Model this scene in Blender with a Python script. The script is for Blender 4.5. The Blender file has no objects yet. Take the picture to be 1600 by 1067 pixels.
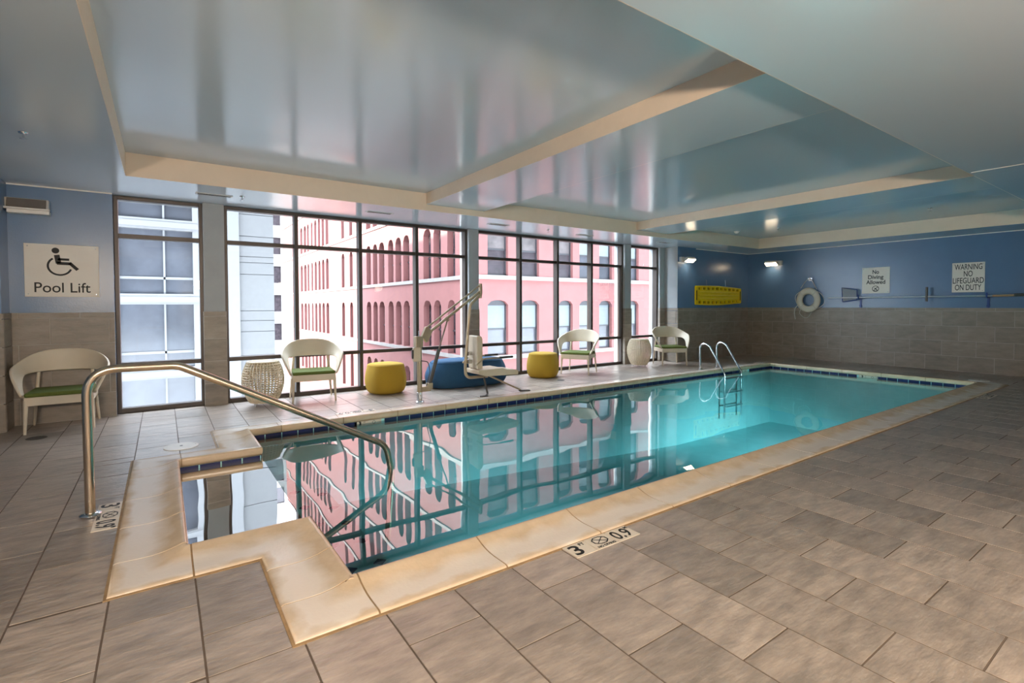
import bpy, bmesh, math, random
from math import sin, cos, pi, radians, sqrt, atan2
from mathutils import Vector, Matrix
random.seed(7)
S = bpy.context.scene
COL = S.collection

# ------------------------------------------------------------------ camera
F_PX, YAW, PIT, ROL, CY, CAMH = 784.43, 0.6085, -0.026, -0.0025, 497.64, 1.36
fw = Vector((sin(YAW), cos(YAW), 0)); rt = Vector((cos(YAW), -sin(YAW), 0)); up = Vector((0, 0, 1))
f2 = cos(PIT)*fw + sin(PIT)*up; u2 = -sin(PIT)*fw + cos(PIT)*up
r3 = cos(ROL)*rt + sin(ROL)*u2; u3 = -sin(ROL)*rt + cos(ROL)*u2
cam = bpy.data.cameras.new('camera'); camo = bpy.data.objects.new('camera', cam); COL.objects.link(camo)
cam.sensor_width = 36; cam.lens = F_PX*36/1600; cam.shift_y = (CY-533.5)/1600; cam.clip_end = 500; cam.clip_start = 0.05
M = Matrix((r3, u3, -f2)).transposed().to_4x4(); M.translation = (0, 0, CAMH); camo.matrix_world = M
S.camera = camo
def pj(x, y, z):
    d = Vector((x, y, z-CAMH)); w = d.dot(f2)
    if w < 0.05: return (-9999, -9999, w)
    return (800+F_PX*d.dot(r3)/w, CY-F_PX*d.dot(u3)/w, w)

# ------------------------------------------------------------------ world, sun, exposure
W = bpy.data.worlds.new('sky'); S.world = W; W.use_nodes = True
bg = W.node_tree.nodes['Background']; bg.inputs[0].default_value = (0.77, 0.875, 1.0, 1); bg.inputs[1].default_value = 19.0
sl = bpy.data.lights.new('sun', 'SUN'); sl.energy = 24; sl.angle = radians(1.5); sl.color = (1, 0.86, 0.70)
so = bpy.data.objects.new('sun', sl); COL.objects.link(so)
so.rotation_euler = Vector((-1, 0.05, 0.46)).to_track_quat('Z', 'Y').to_euler()
S.view_settings.view_transform = 'Standard'; S.view_settings.look = 'None'
S.view_settings.exposure = 0.0; S.view_settings.gamma = 1.0; S.view_settings.use_curve_mapping = False
try:
    S.cycles.use_denoising = True; S.cycles.sample_clamp_indirect = 6; S.cycles.max_bounces = 8
    S.cycles.diffuse_bounces = 5; S.cycles.glossy_bounces = 5; S.cycles.transparent_max_bounces = 16
    S.cycles.caustics_reflective = False; S.cycles.caustics_refractive = False
except Exception: pass

# ------------------------------------------------------------------ helpers
class MB:
    def __init__(s): s.v = []; s.f = []
    def add(s, v, f):
        o = len(s.v); s.v += [tuple(p) for p in v]; s.f += [tuple(i+o for i in q) for q in f]; return s
    def box(s, x0, x1, y0, y1, z0, z1):
        return s.add([(x0,y0,z0),(x1,y0,z0),(x1,y1,z0),(x0,y1,z0),(x0,y0,z1),(x1,y0,z1),(x1,y1,z1),(x0,y1,z1)],
                     [(0,3,2,1),(4,5,6,7),(0,1,5,4),(1,2,6,5),(2,3,7,6),(3,0,4,7)])
    def obox(s, c, ax, ay, az):
        c, ax, ay, az = Vector(c), Vector(ax), Vector(ay), Vector(az)
        P = [c+a*ax+b*ay+d*az for d in (-1,1) for a, b in ((-1,-1),(1,-1),(1,1),(-1,1))]
        return s.add(P, [(0,3,2,1),(4,5,6,7),(0,1,5,4),(1,2,6,5),(2,3,7,6),(3,0,4,7)])
    def prism(s, pts, z0, z1, fn=None):
        n = len(pts); fn = fn or (lambda x, y, z: (x, y, z))
        v = [fn(x, y, z0) for x, y in pts]+[fn(x, y, z1) for x, y in pts]
        return s.add(v, [tuple(range(n-1, -1, -1)), tuple(range(n, 2*n))]+[(i, (i+1)%n, n+(i+1)%n, n+i) for i in range(n)])
    def tube(s, P, r, n=10, cap=True, closed=False):
        P = [Vector(p) for p in P]; m = len(P); rs = r if isinstance(r, (list, tuple)) else [r]*m
        T = []
        for i in range(m):
            a = P[i-1] if (i > 0 or closed) else P[i]; b = P[(i+1) % m] if (i < m-1 or closed) else P[i]
            T.append((b-a).normalized())
        ref = Vector((0,0,1)) if abs(T[0].z) < 0.9 else Vector((1,0,0))
        U = (ref-T[0]*ref.dot(T[0])).normalized(); V = []
        for i in range(m):
            U = (U-T[i]*U.dot(T[i]))
            if U.length < 1e-6: U = T[i].orthogonal()
            U.normalize(); B = T[i].cross(U)
            V += [P[i]+(U*cos(2*pi*k/n)+B*sin(2*pi*k/n))*rs[i] for k in range(n)]
        Fc = []
        for i in range(m if closed else m-1):
            j = (i+1) % m
            Fc += [(i*n+k, i*n+(k+1)%n, j*n+(k+1)%n, j*n+k) for k in range(n)]
        if cap and not closed: Fc += [tuple(range(n-1,-1,-1)), tuple((m-1)*n+k for k in range(n))]
        return s.add(V, Fc)
    def lathe(s, prof, n=24, cx=0, cy=0, pw=2.0, sy=1.0):
        V = []
        for r, z in prof:
            for k in range(n):
                a = 2*pi*k/n; c, d = cos(a), sin(a)
                q = (abs(c)**pw+abs(d)**pw)**(-1/pw)
                V.append((cx+r*c*q, cy+r*d*q*sy, z))
        m = len(prof); Fc = [(i*n+k, i*n+(k+1)%n, (i+1)*n+(k+1)%n, (i+1)*n+k) for i in range(m-1) for k in range(n)]
        Fc += [tuple(range(n-1,-1,-1)), tuple((m-1)*n+k for k in range(n))]
        return s.add(V, Fc)
    def stroke(s, pts, w, z0, z1, closed=False, fn=None):
        P = [Vector((p[0], p[1])) for p in pts]; n = len(P); L = []; R = []
        for i in range(n):
            a = P[i-1] if (i or closed) else P[i]; b = P[(i+1) % n] if (i < n-1 or closed) else P[i]
            t = (b-a).normalized(); nn = Vector((-t.y, t.x)); L.append(P[i]+nn*w/2); R.append(P[i]-nn*w/2)
        fn = fn or (lambda x, y, z: (x, y, z))
        V = []
        for z in (z0, z1): V += [fn(p.x, p.y, z) for p in L]+[fn(p.x, p.y, z) for p in R]
        Fc = []
        for i in range(n if closed else n-1):
            j = (i+1) % n
            Fc += [(2*n+n+i, 2*n+n+j, 2*n+j, 2*n+i), (i, j, n+j, n+i), (n+i, n+j, 3*n+j, 3*n+i), (j, i, 2*n+i, 2*n+j)]
        return s.add(V, Fc)
    def mesh(s, name='m'):
        me = bpy.data.meshes.new(name); me.from_pydata(s.v, [], s.f); me.validate(); me.update(); return me

def link(name, data, mat=None, parent=None, loc=None, rot=None):
    o = bpy.data.objects.new(name, data); COL.objects.link(o)
    if mat is not None and data is not None:
        if not data.materials: data.materials.append(mat)
    if parent: o.parent = parent
    if loc: o.location = loc
    if rot: o.rotation_euler = rot
    return o
def obj(name, mb, mat, parent=None, smooth=False, bevel=0, seg=2, fixn=True):
    me = mb.mesh(name)
    if fixn:
        b = bmesh.new(); b.from_mesh(me); bmesh.ops.recalc_face_normals(b, faces=b.faces); b.to_mesh(me); b.free()
    if smooth:
        me.polygons.foreach_set('use_smooth', [True]*len(me.polygons))
        if smooth != 'all':
            try: me.set_sharp_from_angle(angle=radians(40))
            except Exception: pass
    o = link(name, me, mat, parent)
    if bevel:
        m = o.modifiers.new('bevel', 'BEVEL'); m.width = bevel; m.segments = seg; m.limit_method = 'ANGLE'
    return o
def tag(o, label, cat, group=None, kind=None):
    o['label'] = label; o['category'] = cat
    if group: o['group'] = group
    if kind: o['kind'] = kind
    return o
def thing(name, label, cat, loc=(0,0,0), rz=0, group=None):
    o = bpy.data.objects.new(name, None); o.empty_display_size = 0.1; COL.objects.link(o)
    o.location = loc; o.rotation_euler = (0, 0, rz); return tag(o, label, cat, group)
def struct(name, mb=None, mat=None, **k):
    if mb is None:
        o = bpy.data.objects.new(name, None); COL.objects.link(o)
    else: o = obj(name, mb, mat, **k)
    o['kind'] = 'structure'; return o
def copy_thing(root, loc, rz, label):
    c = root.copy(); COL.objects.link(c); c.location = loc; c.rotation_euler = (0, 0, rz); c['label'] = label
    for ch in root.children:
        d = ch.copy(); COL.objects.link(d); d.parent = c
        for g in ch.children:
            e = g.copy(); COL.objects.link(e); e.parent = d
    return c

# ------------------------------------------------------------------ materials
def mat(name, col, rough=0.5, metal=0.0, ior=1.45, var=0.0, vscale=5.0, bump=0.0, bscale=30.0, stretch=(1,1,1), rand=0.0, emit=None, est=0.0, coat=0.0, col2=None, spec=None):
    m = bpy.data.materials.new(name); m.use_nodes = True; nt = m.node_tree; N = nt.nodes; L = nt.links
    b = N['Principled BSDF']; b.inputs['Roughness'].default_value = rough; b.inputs['Metallic'].default_value = metal
    b.inputs['IOR'].default_value = ior; b.inputs['Base Color'].default_value = (*col, 1)
    if coat: b.inputs['Coat Weight'].default_value = coat; b.inputs['Coat Roughness'].default_value = 0.12
    if spec is not None: b.inputs['Specular IOR Level'].default_value = spec
    if emit: b.inputs['Emission Color'].default_value = (*emit, 1); b.inputs['Emission Strength'].default_value = est
    if var or bump or rand:
        tc = N.new('ShaderNodeTexCoord'); oi = N.new('ShaderNodeObjectInfo')
        mp = N.new('ShaderNodeMapping'); mp.inputs['Scale'].default_value = stretch
        ad = N.new('ShaderNodeVectorMath'); ad.operation = 'ADD'
        ml = N.new('ShaderNodeVectorMath'); ml.operation = 'SCALE'; ml.inputs[0].default_value = (37, 23, 11)
        L.new(oi.outputs['Random'], ml.inputs['Scale']); L.new(tc.outputs['Object'], ad.inputs[0]); L.new(ml.outputs[0], ad.inputs[1]); L.new(ad.outputs[0], mp.inputs[0])
    if var or rand:
        nz = N.new('ShaderNodeTexNoise'); nz.inputs['Scale'].default_value = vscale; nz.inputs['Detail'].default_value = 6; nz.inputs['Roughness'].default_value = 0.62
        L.new(mp.outputs[0], nz.inputs['Vector'])
        c2 = col2 or tuple(c*(1-var) for c in col)
        mx = N.new('ShaderNodeMix'); mx.data_type = 'RGBA'; mx.inputs['A'].default_value = (*c2, 1); mx.inputs['B'].default_value = (*[min(1, c*(1+var*0.6)) for c in col], 1)
        rp = N.new('ShaderNodeMapRange'); rp.inputs[1].default_value = 0.32; rp.inputs[2].default_value = 0.68
        L.new(nz.outputs[0], rp.inputs[0]); L.new(rp.outputs[0], mx.inputs['Factor'])
        out = mx.outputs['Result']
        if rand:
            hs = N.new('ShaderNodeHueSaturation'); mr = N.new('ShaderNodeMapRange'); mr.inputs[3].default_value = 1-rand; mr.inputs[4].default_value = 1+rand
            L.new(oi.outputs['Random'], mr.inputs[0]); L.new(mr.outputs[0], hs.inputs['Value']); L.new(out, hs.inputs['Color']); out = hs.outputs[0]
        L.new(out, b.inputs['Base Color'])
    if bump:
        nb = N.new('ShaderNodeTexNoise'); nb.inputs['Scale'].default_value = bscale; nb.inputs['Detail'].default_value = 5
        L.new(mp.outputs[0], nb.inputs['Vector'])
        bp = N.new('ShaderNodeBump'); bp.inputs['Strength'].default_value = bump; bp.inputs['Distance'].default_value = 0.02
        L.new(nb.outputs[0], bp.inputs['Height']); L.new(bp.outputs[0], b.inputs['Normal'])
    return m

m_tile = mat('slate_floor_tile', (0.30, 0.243, 0.200), 0.30, var=0.36, vscale=5, bump=0.32, bscale=13, stretch=(1, 3.2, 1), rand=0.21, ior=1.85)
m_wtile = mat('slate_wall_tile', (0.255, 0.215, 0.175), 0.38, var=0.22, vscale=4, bump=0.12, bscale=14, stretch=(1, 1, 3), rand=0.10)
m_grout = mat('grout', (0.11, 0.08, 0.06), 0.8, var=0.2, vscale=8)
m_cgrout = mat('tan_coping_grout', (0.30, 0.19, 0.095), 0.7, var=0.25, vscale=20)
m_wgrout = mat('wall_grout', (0.40, 0.36, 0.31), 0.8, var=0.1)
m_ceil = mat('satin_pale_blue_ceiling', (0.51, 0.60, 0.68), 0.17, ior=1.9, bump=0.035, bscale=1.1, stretch=(1, 1, 1))
m_cream = mat('cream_fascia', (0.74, 0.62, 0.50), 0.6, var=0.03)
m_blue = mat('blue_wall_paint', (0.086, 0.165, 0.290), 0.26, ior=1.55, var=0.05, vscale=2, bump=0.05, bscale=60)
m_pillar = mat('grey_pillar_paint', (0.33, 0.355, 0.37), 0.45, var=0.05)
m_white = mat('white_trim_paint', (0.78, 0.76, 0.72), 0.5, var=0.03)
m_bronze = mat('dark_bronze_window_frame', (0.055, 0.043, 0.036), 0.38, metal=0.3, var=0.1)
m_plaster = mat('pool_plaster', (0.42, 0.78, 0.78), 0.7, var=0.08, vscale=3)
m_navy = mat('navy_glazed_tile', (0.014, 0.017, 0.075), 0.4, spec=0.25, var=0.2, rand=0.2)
m_bed = mat('pale_mortar_bed', (0.52, 0.49, 0.42), 0.7, var=0.1)
m_steel = mat('brushed_bronze_steel', (0.60, 0.47, 0.34), 0.22, metal=1.0, var=0.1, vscale=3)
m_chrome = mat('polished_steel', (0.72, 0.74, 0.76), 0.14, metal=1.0, var=0.05)
m_cushion = mat('green_fabric', (0.105, 0.135, 0.024), 0.9, var=0.25, vscale=120, bump=0.3, bscale=240)
m_chair = mat('cream_painted_shell', (0.62, 0.535, 0.41), 0.45, var=0.04)
m_wicker = mat('cream_woven_cane', (0.68, 0.58, 0.42), 0.6, var=0.15, vscale=40)
m_yellow = mat('mustard_wool', (0.40, 0.245, 0.022), 0.95, var=0.15, vscale=160, bump=0.25, bscale=300)
m_bluef = mat('blue_wool', (0.022, 0.078, 0.160), 0.95, var=0.3, vscale=160, bump=0.25, bscale=300)
m_lift = mat('cream_lift_plastic', (0.60, 0.49, 0.36), 0.45, var=0.05)
m_liftm = mat('lift_powder_coat', (0.42, 0.335, 0.23), 0.35, metal=0.6, var=0.1)
m_rod = mat('dull_steel_rod', (0.16, 0.12, 0.10), 0.4, metal=0.5, var=0.1)
m_dark = mat('dark_grey_plastic', (0.05, 0.045, 0.04), 0.45, var=0.2)
m_black = mat('black_ink', (0.012, 0.012, 0.012), 0.6, var=0.1)
m_sign = mat('white_sign_board', (0.74, 0.70, 0.63), 0.4, var=0.03)
m_marker = mat('white_marker_tile', (0.66, 0.58, 0.48), 0.35, var=0.06)
m_buoy = mat('white_foam_ring', (0.70, 0.66, 0.56), 0.6, var=0.06)
m_rope = mat('white_rope', (0.62, 0.62, 0.58), 0.8, var=0.1, vscale=60)
m_board = mat('yellow_plastic_board', (0.78, 0.52, 0.0), 0.35, var=0.08)
m_slot = mat('end_pad_and_slot_shade', (0.012, 0.010, 0.006), 0.8, var=0.1)
m_alum = mat('pale_aluminium_pole', (0.55, 0.58, 0.60), 0.3, metal=0.8, var=0.05)
m_wood = mat('tan_pole_handle', (0.45, 0.28, 0.15), 0.6, var=0.2)
m_bluep = mat('blue_plastic_bracket', (0.01, 0.05, 0.22), 0.4, var=0.1)
m_lampbox = mat('grey_lamp_housing', (0.50, 0.50, 0.49), 0.4, var=0.05)
m_lens = mat('dim_lamp_lens', (0.16, 0.14, 0.12), 0.25, var=0.1)
m_lit = mat('lit_lamp_lens', (1, 0.85, 0.65), 0.4, emit=(1, 0.78, 0.52), est=14)
m_vent = mat('white_vent_metal', (0.60, 0.62, 0.62), 0.4, var=0.04)
m_ventd = mat('vent_dark_slot', (0.05, 0.05, 0.05), 0.7, var=0.1)
m_lid = mat('white_skimmer_lid', (0.70, 0.66, 0.60), 0.35, var=0.06)
m_pink = mat('pink_painted_brick', (0.212, 0.086, 0.081), 0.85, var=0.06, vscale=1.2)
m_band = mat('white_stone_band', (0.230, 0.212, 0.200), 0.8, var=0.08, vscale=2)
m_dglass = mat('dark_building_glass', (0.045, 0.036, 0.042), 0.25, var=0.4, vscale=2)
m_sash = mat('dark_sash_frame', (0.035, 0.035, 0.04), 0.5, var=0.1)
m_blind = mat('pale_roller_blind', (0.162, 0.189, 0.197), 0.7, var=0.06)
m_curt = mat('tan_interior', (0.10, 0.085, 0.085), 0.6, var=0.4, vscale=1.5)
m_lbw = mat('white_cladding', (0.157, 0.158, 0.160), 0.6, var=0.03)
m_lbp = mat('pale_grey_cladding', (0.119, 0.120, 0.121), 0.6, var=0.04)
m_lbg = mat('grey_blue_office_glass', (0.06, 0.064, 0.076), 0.2, var=0.3, vscale=0.7)
m_street = mat('pale_street', (0.25, 0.235, 0.23), 0.8, var=0.2, vscale=0.5)

def glassmat(name, tint, ior, gl_rough=0.0, wave=False):
    m = bpy.data.materials.new(name); m.use_nodes = True; nt = m.node_tree; N = nt.nodes; L = nt.links
    N.remove(N['Principled BSDF']); out = N['Material Output']
    t = N.new('ShaderNodeBsdfTransparent'); t.inputs[0].default_value = (*tint, 1)
    g = N.new('ShaderNodeBsdfGlossy'); g.inputs['Roughness'].default_value = gl_rough
    fr = N.new('ShaderNodeFresnel'); fr.inputs[0].default_value = ior
    mx = N.new('ShaderNodeMixShader'); L.new(fr.outputs[0], mx.inputs[0]); L.new(t.outputs[0], mx.inputs[1]); L.new(g.outputs[0], mx.inputs[2]); L.new(mx.outputs[0], out.inputs[0])
    if wave:
        tc = N.new('ShaderNodeTexCoord'); nz = N.new('ShaderNodeTexNoise'); nz.inputs['Scale'].default_value = 1.3; nz.inputs['Detail'].default_value = 1.0
        bp = N.new('ShaderNodeBump'); bp.inputs['Strength'].default_value = 0.08; bp.inputs['Distance'].default_value = 0.04
        L.new(tc.outputs['Object'], nz.inputs['Vector']); L.new(nz.outputs[0], bp.inputs['Height']); L.new(bp.outputs[0], g.inputs['Normal'])
    return m
m_glass = glassmat('window_glass', (0.97, 0.98, 0.98), 1.35)
m_water = glassmat('pool_water', (0.76, 0.94, 0.94), 2.0, wave=True)

def copingmat():
    m = mat('tan_stone_coping', (0.61, 0.455, 0.305), 0.22, var=0.12, vscale=7, rand=0.05, ior=1.5, bump=0.06, bscale=60)
    N = m.node_tree.nodes; L = m.node_tree.links; b = N['Principled BSDF']
    src = b.inputs['Base Color'].links[0].from_socket
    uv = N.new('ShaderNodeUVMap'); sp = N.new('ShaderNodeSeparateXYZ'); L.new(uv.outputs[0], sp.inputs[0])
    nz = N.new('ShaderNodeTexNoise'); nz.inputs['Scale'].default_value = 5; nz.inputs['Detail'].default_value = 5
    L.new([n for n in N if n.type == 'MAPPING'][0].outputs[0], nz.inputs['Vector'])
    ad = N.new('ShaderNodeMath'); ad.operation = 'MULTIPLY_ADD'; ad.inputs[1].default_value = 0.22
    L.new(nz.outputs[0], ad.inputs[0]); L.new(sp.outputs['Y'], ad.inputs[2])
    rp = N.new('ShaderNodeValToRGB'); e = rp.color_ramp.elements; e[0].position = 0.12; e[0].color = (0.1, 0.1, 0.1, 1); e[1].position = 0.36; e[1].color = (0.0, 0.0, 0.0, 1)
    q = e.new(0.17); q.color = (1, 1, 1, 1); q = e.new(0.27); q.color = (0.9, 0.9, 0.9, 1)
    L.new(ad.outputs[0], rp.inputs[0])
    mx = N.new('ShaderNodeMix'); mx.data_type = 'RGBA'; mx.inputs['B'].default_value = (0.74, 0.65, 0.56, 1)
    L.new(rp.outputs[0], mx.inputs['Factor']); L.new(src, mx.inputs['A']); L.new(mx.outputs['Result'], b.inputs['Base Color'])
    return m
m_coping = copingmat()

# ------------------------------------------------------------------ dimensions
D = 8.0875; ZH = 2.75; ZS = 2.756; ZB = 2.846; ZT = 3.008
XL, XR, YN, YK = -3.6, 13.26, -1.7, 7.65
OX0, OY0, OX1, OY1, OX2, OY2, OYB = -0.236, 2.957, 0.415, 2.120, 11.633, 6.305, 5.495
IX0, IY0, IX1, IY1, IX2, IY2, IX3, IY3 = 0.082, 3.249, 0.742, 2.408, 11.329, 5.991, 0.727, 5.177
WZ = -0.06
TX = [-0.299, 3.203, 4.203, 7.7465, 8.724, 12.2465]; TY0, TY1 = 1.634, 6.796

# ------------------------------------------------------------------ floor
YF = 7.985
decks = [(XL, XR, YN, OY1), (XL, OX1, OY1, OY0), (XL, OX0, OY0, OYB), (XL, OX1, OYB, OY2), (XL, XR, OY2, D), (OX2, XR, OY1, OY2)]
mb = MB()
for x0, x1, y0, y1 in decks: mb.box(x0, x1, y0, y1, -0.16, -0.003)
floor = struct('floor', mb, m_grout)
PX, PY = 0.338, 0.5425
cells = []
k = -11
while -0.225+PX*k < XR:
    x0 = -0.225+PX*k; off = 1.587 if k % 2 == 0 else 1.316
    j = math.floor((YN-off)/PY)
    while off+PY*j < D:
        y0 = off+PY*j; pcs = []
        for a0, a1, b0, b1 in decks:
            p = (max(x0, a0), min(x0+PX, a1), max(y0, b0), min(y0+PY, b1))
            if p[1]-p[0] > 0.02 and p[3]-p[2] > 0.02: pcs.append(p)
        pcs.sort(key=lambda p: p[2]); mg = []
        for p in pcs:
            if mg and abs(mg[-1][0]-p[0]) < 1e-6 and abs(mg[-1][1]-p[1]) < 1e-6 and abs(mg[-1][3]-p[2]) < 1e-6: mg[-1] = (p[0], p[1], mg[-1][2], p[3])
            else: mg.append(p)
        if mg: cells.append((x0, y0, mg))
        j += 1
    k += 1
def scr_area(c):
    x0, y0, mg = c; x1 = max(p[1] for p in mg); xa = min(p[0] for p in mg); ya = min(p[2] for p in mg); y1 = max(p[3] for p in mg)
    q = [pj(x, y, 0) for x, y in ((xa, ya), (x1, ya), (x1, y1), (xa, y1))]
    if any(t[2] < 0.3 for t in q): return 0
    if max(t[0] for t in q) < 0 or min(t[0] for t in q) > 1600 or min(t[1] for t in q) > 1067: return 0
    return abs(sum(q[i][0]*q[(i+1) % 4][1]-q[(i+1) % 4][0]*q[i][1] for i in range(4)))/2
cells.sort(key=scr_area, reverse=True)
GAP = 0.004
def tile_mb(mb, pcs, ox, oy):
    for i, (a, b, c, d) in enumerate(pcs):
        g = 0.0045; x0, x1, y0, y1 = a+GAP-ox, b-GAP-ox, c+GAP-oy, d-GAP-oy; t = 0.0006
        mb.add([(x0,y0,-g),(x1,y0,-g),(x1,y1,-g),(x0,y1,-g),(x0,y0,-t),(x1,y0,-t),(x1,y1,-t),(x0,y1,-t),(x0+t,y0+t,0),(x1-t,y0+t,0),(x1-t,y1-t,0),(x0+t,y1-t,0)],
               [(8,9,10,11)]+[(i,(i+1)%4,4+(i+1)%4,4+i) for i in range(4)]+[(4+i,4+(i+1)%4,8+(i+1)%4,8+i) for i in range(4)])
full = None; rest = MB(); n = 0
for c in cells:
    x0, y0, mg = c
    isfull = len(mg) == 1 and abs((mg[0][1]-mg[0][0])-PX) < 1e-4 and abs((mg[0][3]-mg[0][2])-PY) < 1e-4
    if n < 300 and scr_area(c) > 0:
        if isfull:
            if full is None:
                t = MB(); tile_mb(t, mg, x0, y0); full = t.mesh('floor_tile'); full.materials.append(m_tile)
            o = link('floor_tile', full, m_tile, floor, (x0, y0, 0))
        else:
            t = MB(); tile_mb(t, mg, x0, y0); o = obj('floor_tile', t, m_tile, floor, fixn=False); o.location = (x0, y0, 0)
        n += 1
    else: tile_mb(rest, mg, 0, 0)
o = obj('floor_tile_field', rest, m_tile, floor, fixn=False); o['kind'] = 'stuff'

# ------------------------------------------------------------------ walls with tile wainscot
WROW, WCAP = 0.306, 1.29
def wainscot(parent, fn, u0, u1, off=0.0, th=0.018, rows=4):
    """tiles along u (fn maps (u,z,d) to xyz; d = proud of wall)"""
    L = 0.541
    for r in range(rows+1):
        z0 = WROW*r; z1 = WROW*(r+1) if r < rows else WCAP
        o2 = off+(L/2 if r % 2 else 0)
        j = math.floor((u0-o2)/L)
        while o2+L*j < u1:
            a, b = max(u0, o2+L*j), min(u1, o2+L*(j+1)); j += 1
            if b-a < 0.02: continue
            g = 0.0026; t = MB(); c = [(a+g, z0+g), (b-g, z0+g), (b-g, z1-g), (a+g, z1-g)]; e = 0.003
            c2 = [(a+g+e, z0+g+e), (b-g-e, z0+g+e), (b-g-e, z1-g-e), (a+g+e, z1-g-e)]
            t.add([fn(u, z, 0.0) for u, z in c]+[fn(u, z, th-e) for u, z in c]+[fn(u, z, th) for u, z in c2],
                  [(8,9,10,11)]+[(i,(i+1)%4,4+(i+1)%4,4+i) for i in range(4)]+[(4+i,4+(i+1)%4,8+(i+1)%4,8+i) for i in range(4)])
            obj('wall_tile', t, m_wtile, parent)
def groutpanel(parent, mbx): 
    return obj('grout_bed', mbx, m_wgrout, parent)

# back wall X = XR, facing -X
w = struct('wall_back', MB().box(XR, XR+0.15, YN, YK+0.6, -0.16, 3.2), m_blue)
groutpanel(w, MB().box(XR-0.0205, XR, YN, YK, -0.004, WCAP-0.002))
wainscot(w, lambda u, z, d: (XR-0.004-d, u, z), YN, YK-0.001, off=5.871)
# recess wall and chase at the far right of the window side
w = struct('wall_recess', MB().box(10.82, XR, YK, YK+0.6, -0.16, 3.2), m_blue)
groutpanel(w, MB().box(10.82, XR-0.03, YK-0.0205, YK, -0.004, WCAP-0.002))
wainscot(w, lambda u, z, d: (u, YK-0.004-d, z), 10.82, XR-0.026, off=10.95)
w = struct('wall_chase', MB().box(10.11, 10.82, 7.59, D+0.2, -0.16, 3.2), m_blue)
groutpanel(w, MB().box(10.11, 10.82, 7.5695, 7.59, -0.004, WCAP-0.002))
wainscot(w, lambda u, z, d: (u, 7.59-0.004-d, z), 10.11, 10.838, off=10.3)
wainscot(w, lambda u, z, d: (10.11-0.001-d*0.7, u, z), 7.568, D-0.13, off=7.9)
o = obj('side_face', MB().box(10.106, 10.11, 7.59, D-0.12, WCAP, ZS), m_pillar, w)
# wall left of the windows
w = struct('wall_window', MB().box(-1.42, -0.483, 7.93, D+0.2, -0.16, 3.2), m_blue)
groutpanel(w, MB().box(-1.42, -0.483, 7.9095, 7.93, -0.004, WCAP-0.002))
wainscot(w, lambda u, z, d: (u, 7.93-0.004-d, z), -1.42, -0.481, off=-1.35)
w = struct('wall_left_pier', MB().box(XL, -1.42, 7.58, D+0.2, -0.16, 3.2), m_blue)
groutpanel(w, MB().box(XL, -1.42, 7.5595, 7.58, -0.004, WCAP-0.002))
wainscot(w, lambda u, z, d: (u, 7.58-0.004-d, z), XL, -1.402, off=-2.0)
wainscot(w, lambda u, z, d: (-1.42+0.001+d, u, z), 7.562, 7.905, off=7.6)
struct('wall_left', MB().box(XL-0.15, XL, YN, 7.6, -0.16, 3.2), m_blue)
struct('wall_near', MB().box(XL, XR, YN-0.15, YN, -0.16, 3.2), m_blue)
# wall-ceiling white caulk trims
struct('trim_1', MB().box(-1.42, -0.483, 7.922, 7.93, 2.742, ZS), m_white)
struct('trim_2', MB().box(XR-0.008, XR, YN, YK, 2.742, ZS), m_white)
struct('trim_3', MB().box(10.82, XR, YK-0.008, YK, 2.742, ZS), m_white)
# pillars between the windows
for i, (a, b) in enumerate(((0.47, 0.719), (4.594, 4.80), (8.70, 8.905), (9.925, 10.106))):
    p = struct('wall_pillar', MB().box(a, b, 7.965, D+0.2, -0.16, ZS), m_pillar)
    th = 0.018; YP = 7.965
    t0 = a-0.012; t1 = b+0.012 if i < 3 else b
    groutpanel(p, MB().box(t0+0.006, t1-0.006 if i < 3 else b, YP-0.0165, D-0.075, -0.004, WCAP-0.003))
    for r in range(5):
        z0 = WROW*r; z1 = WROW*(r+1) if r < 4 else WCAP
        t = MB().box(t0, t1, YP-th, D-0.07, z0+0.002, z1-0.002); obj('wall_tile', t, m_wtile, p, bevel=0.003, seg=1)
# outer facade above/below the windows
struct('wall_window_head', MB().box(-1.42, 10.11, D-0.02, D+0.2, ZH, 3.2), m_blue)
struct('wall_window_sill', MB().box(-1.42, 10.11, D-0.1, D+0.2, -0.4, -0.004), m_pillar)

struct('facade_shade_block', MB().box(XL-26, 80, YN-0.15, D+0.2, 3.26, 28), m_lbp)  # unseen mass above the room, added to shade the facades across the street
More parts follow.
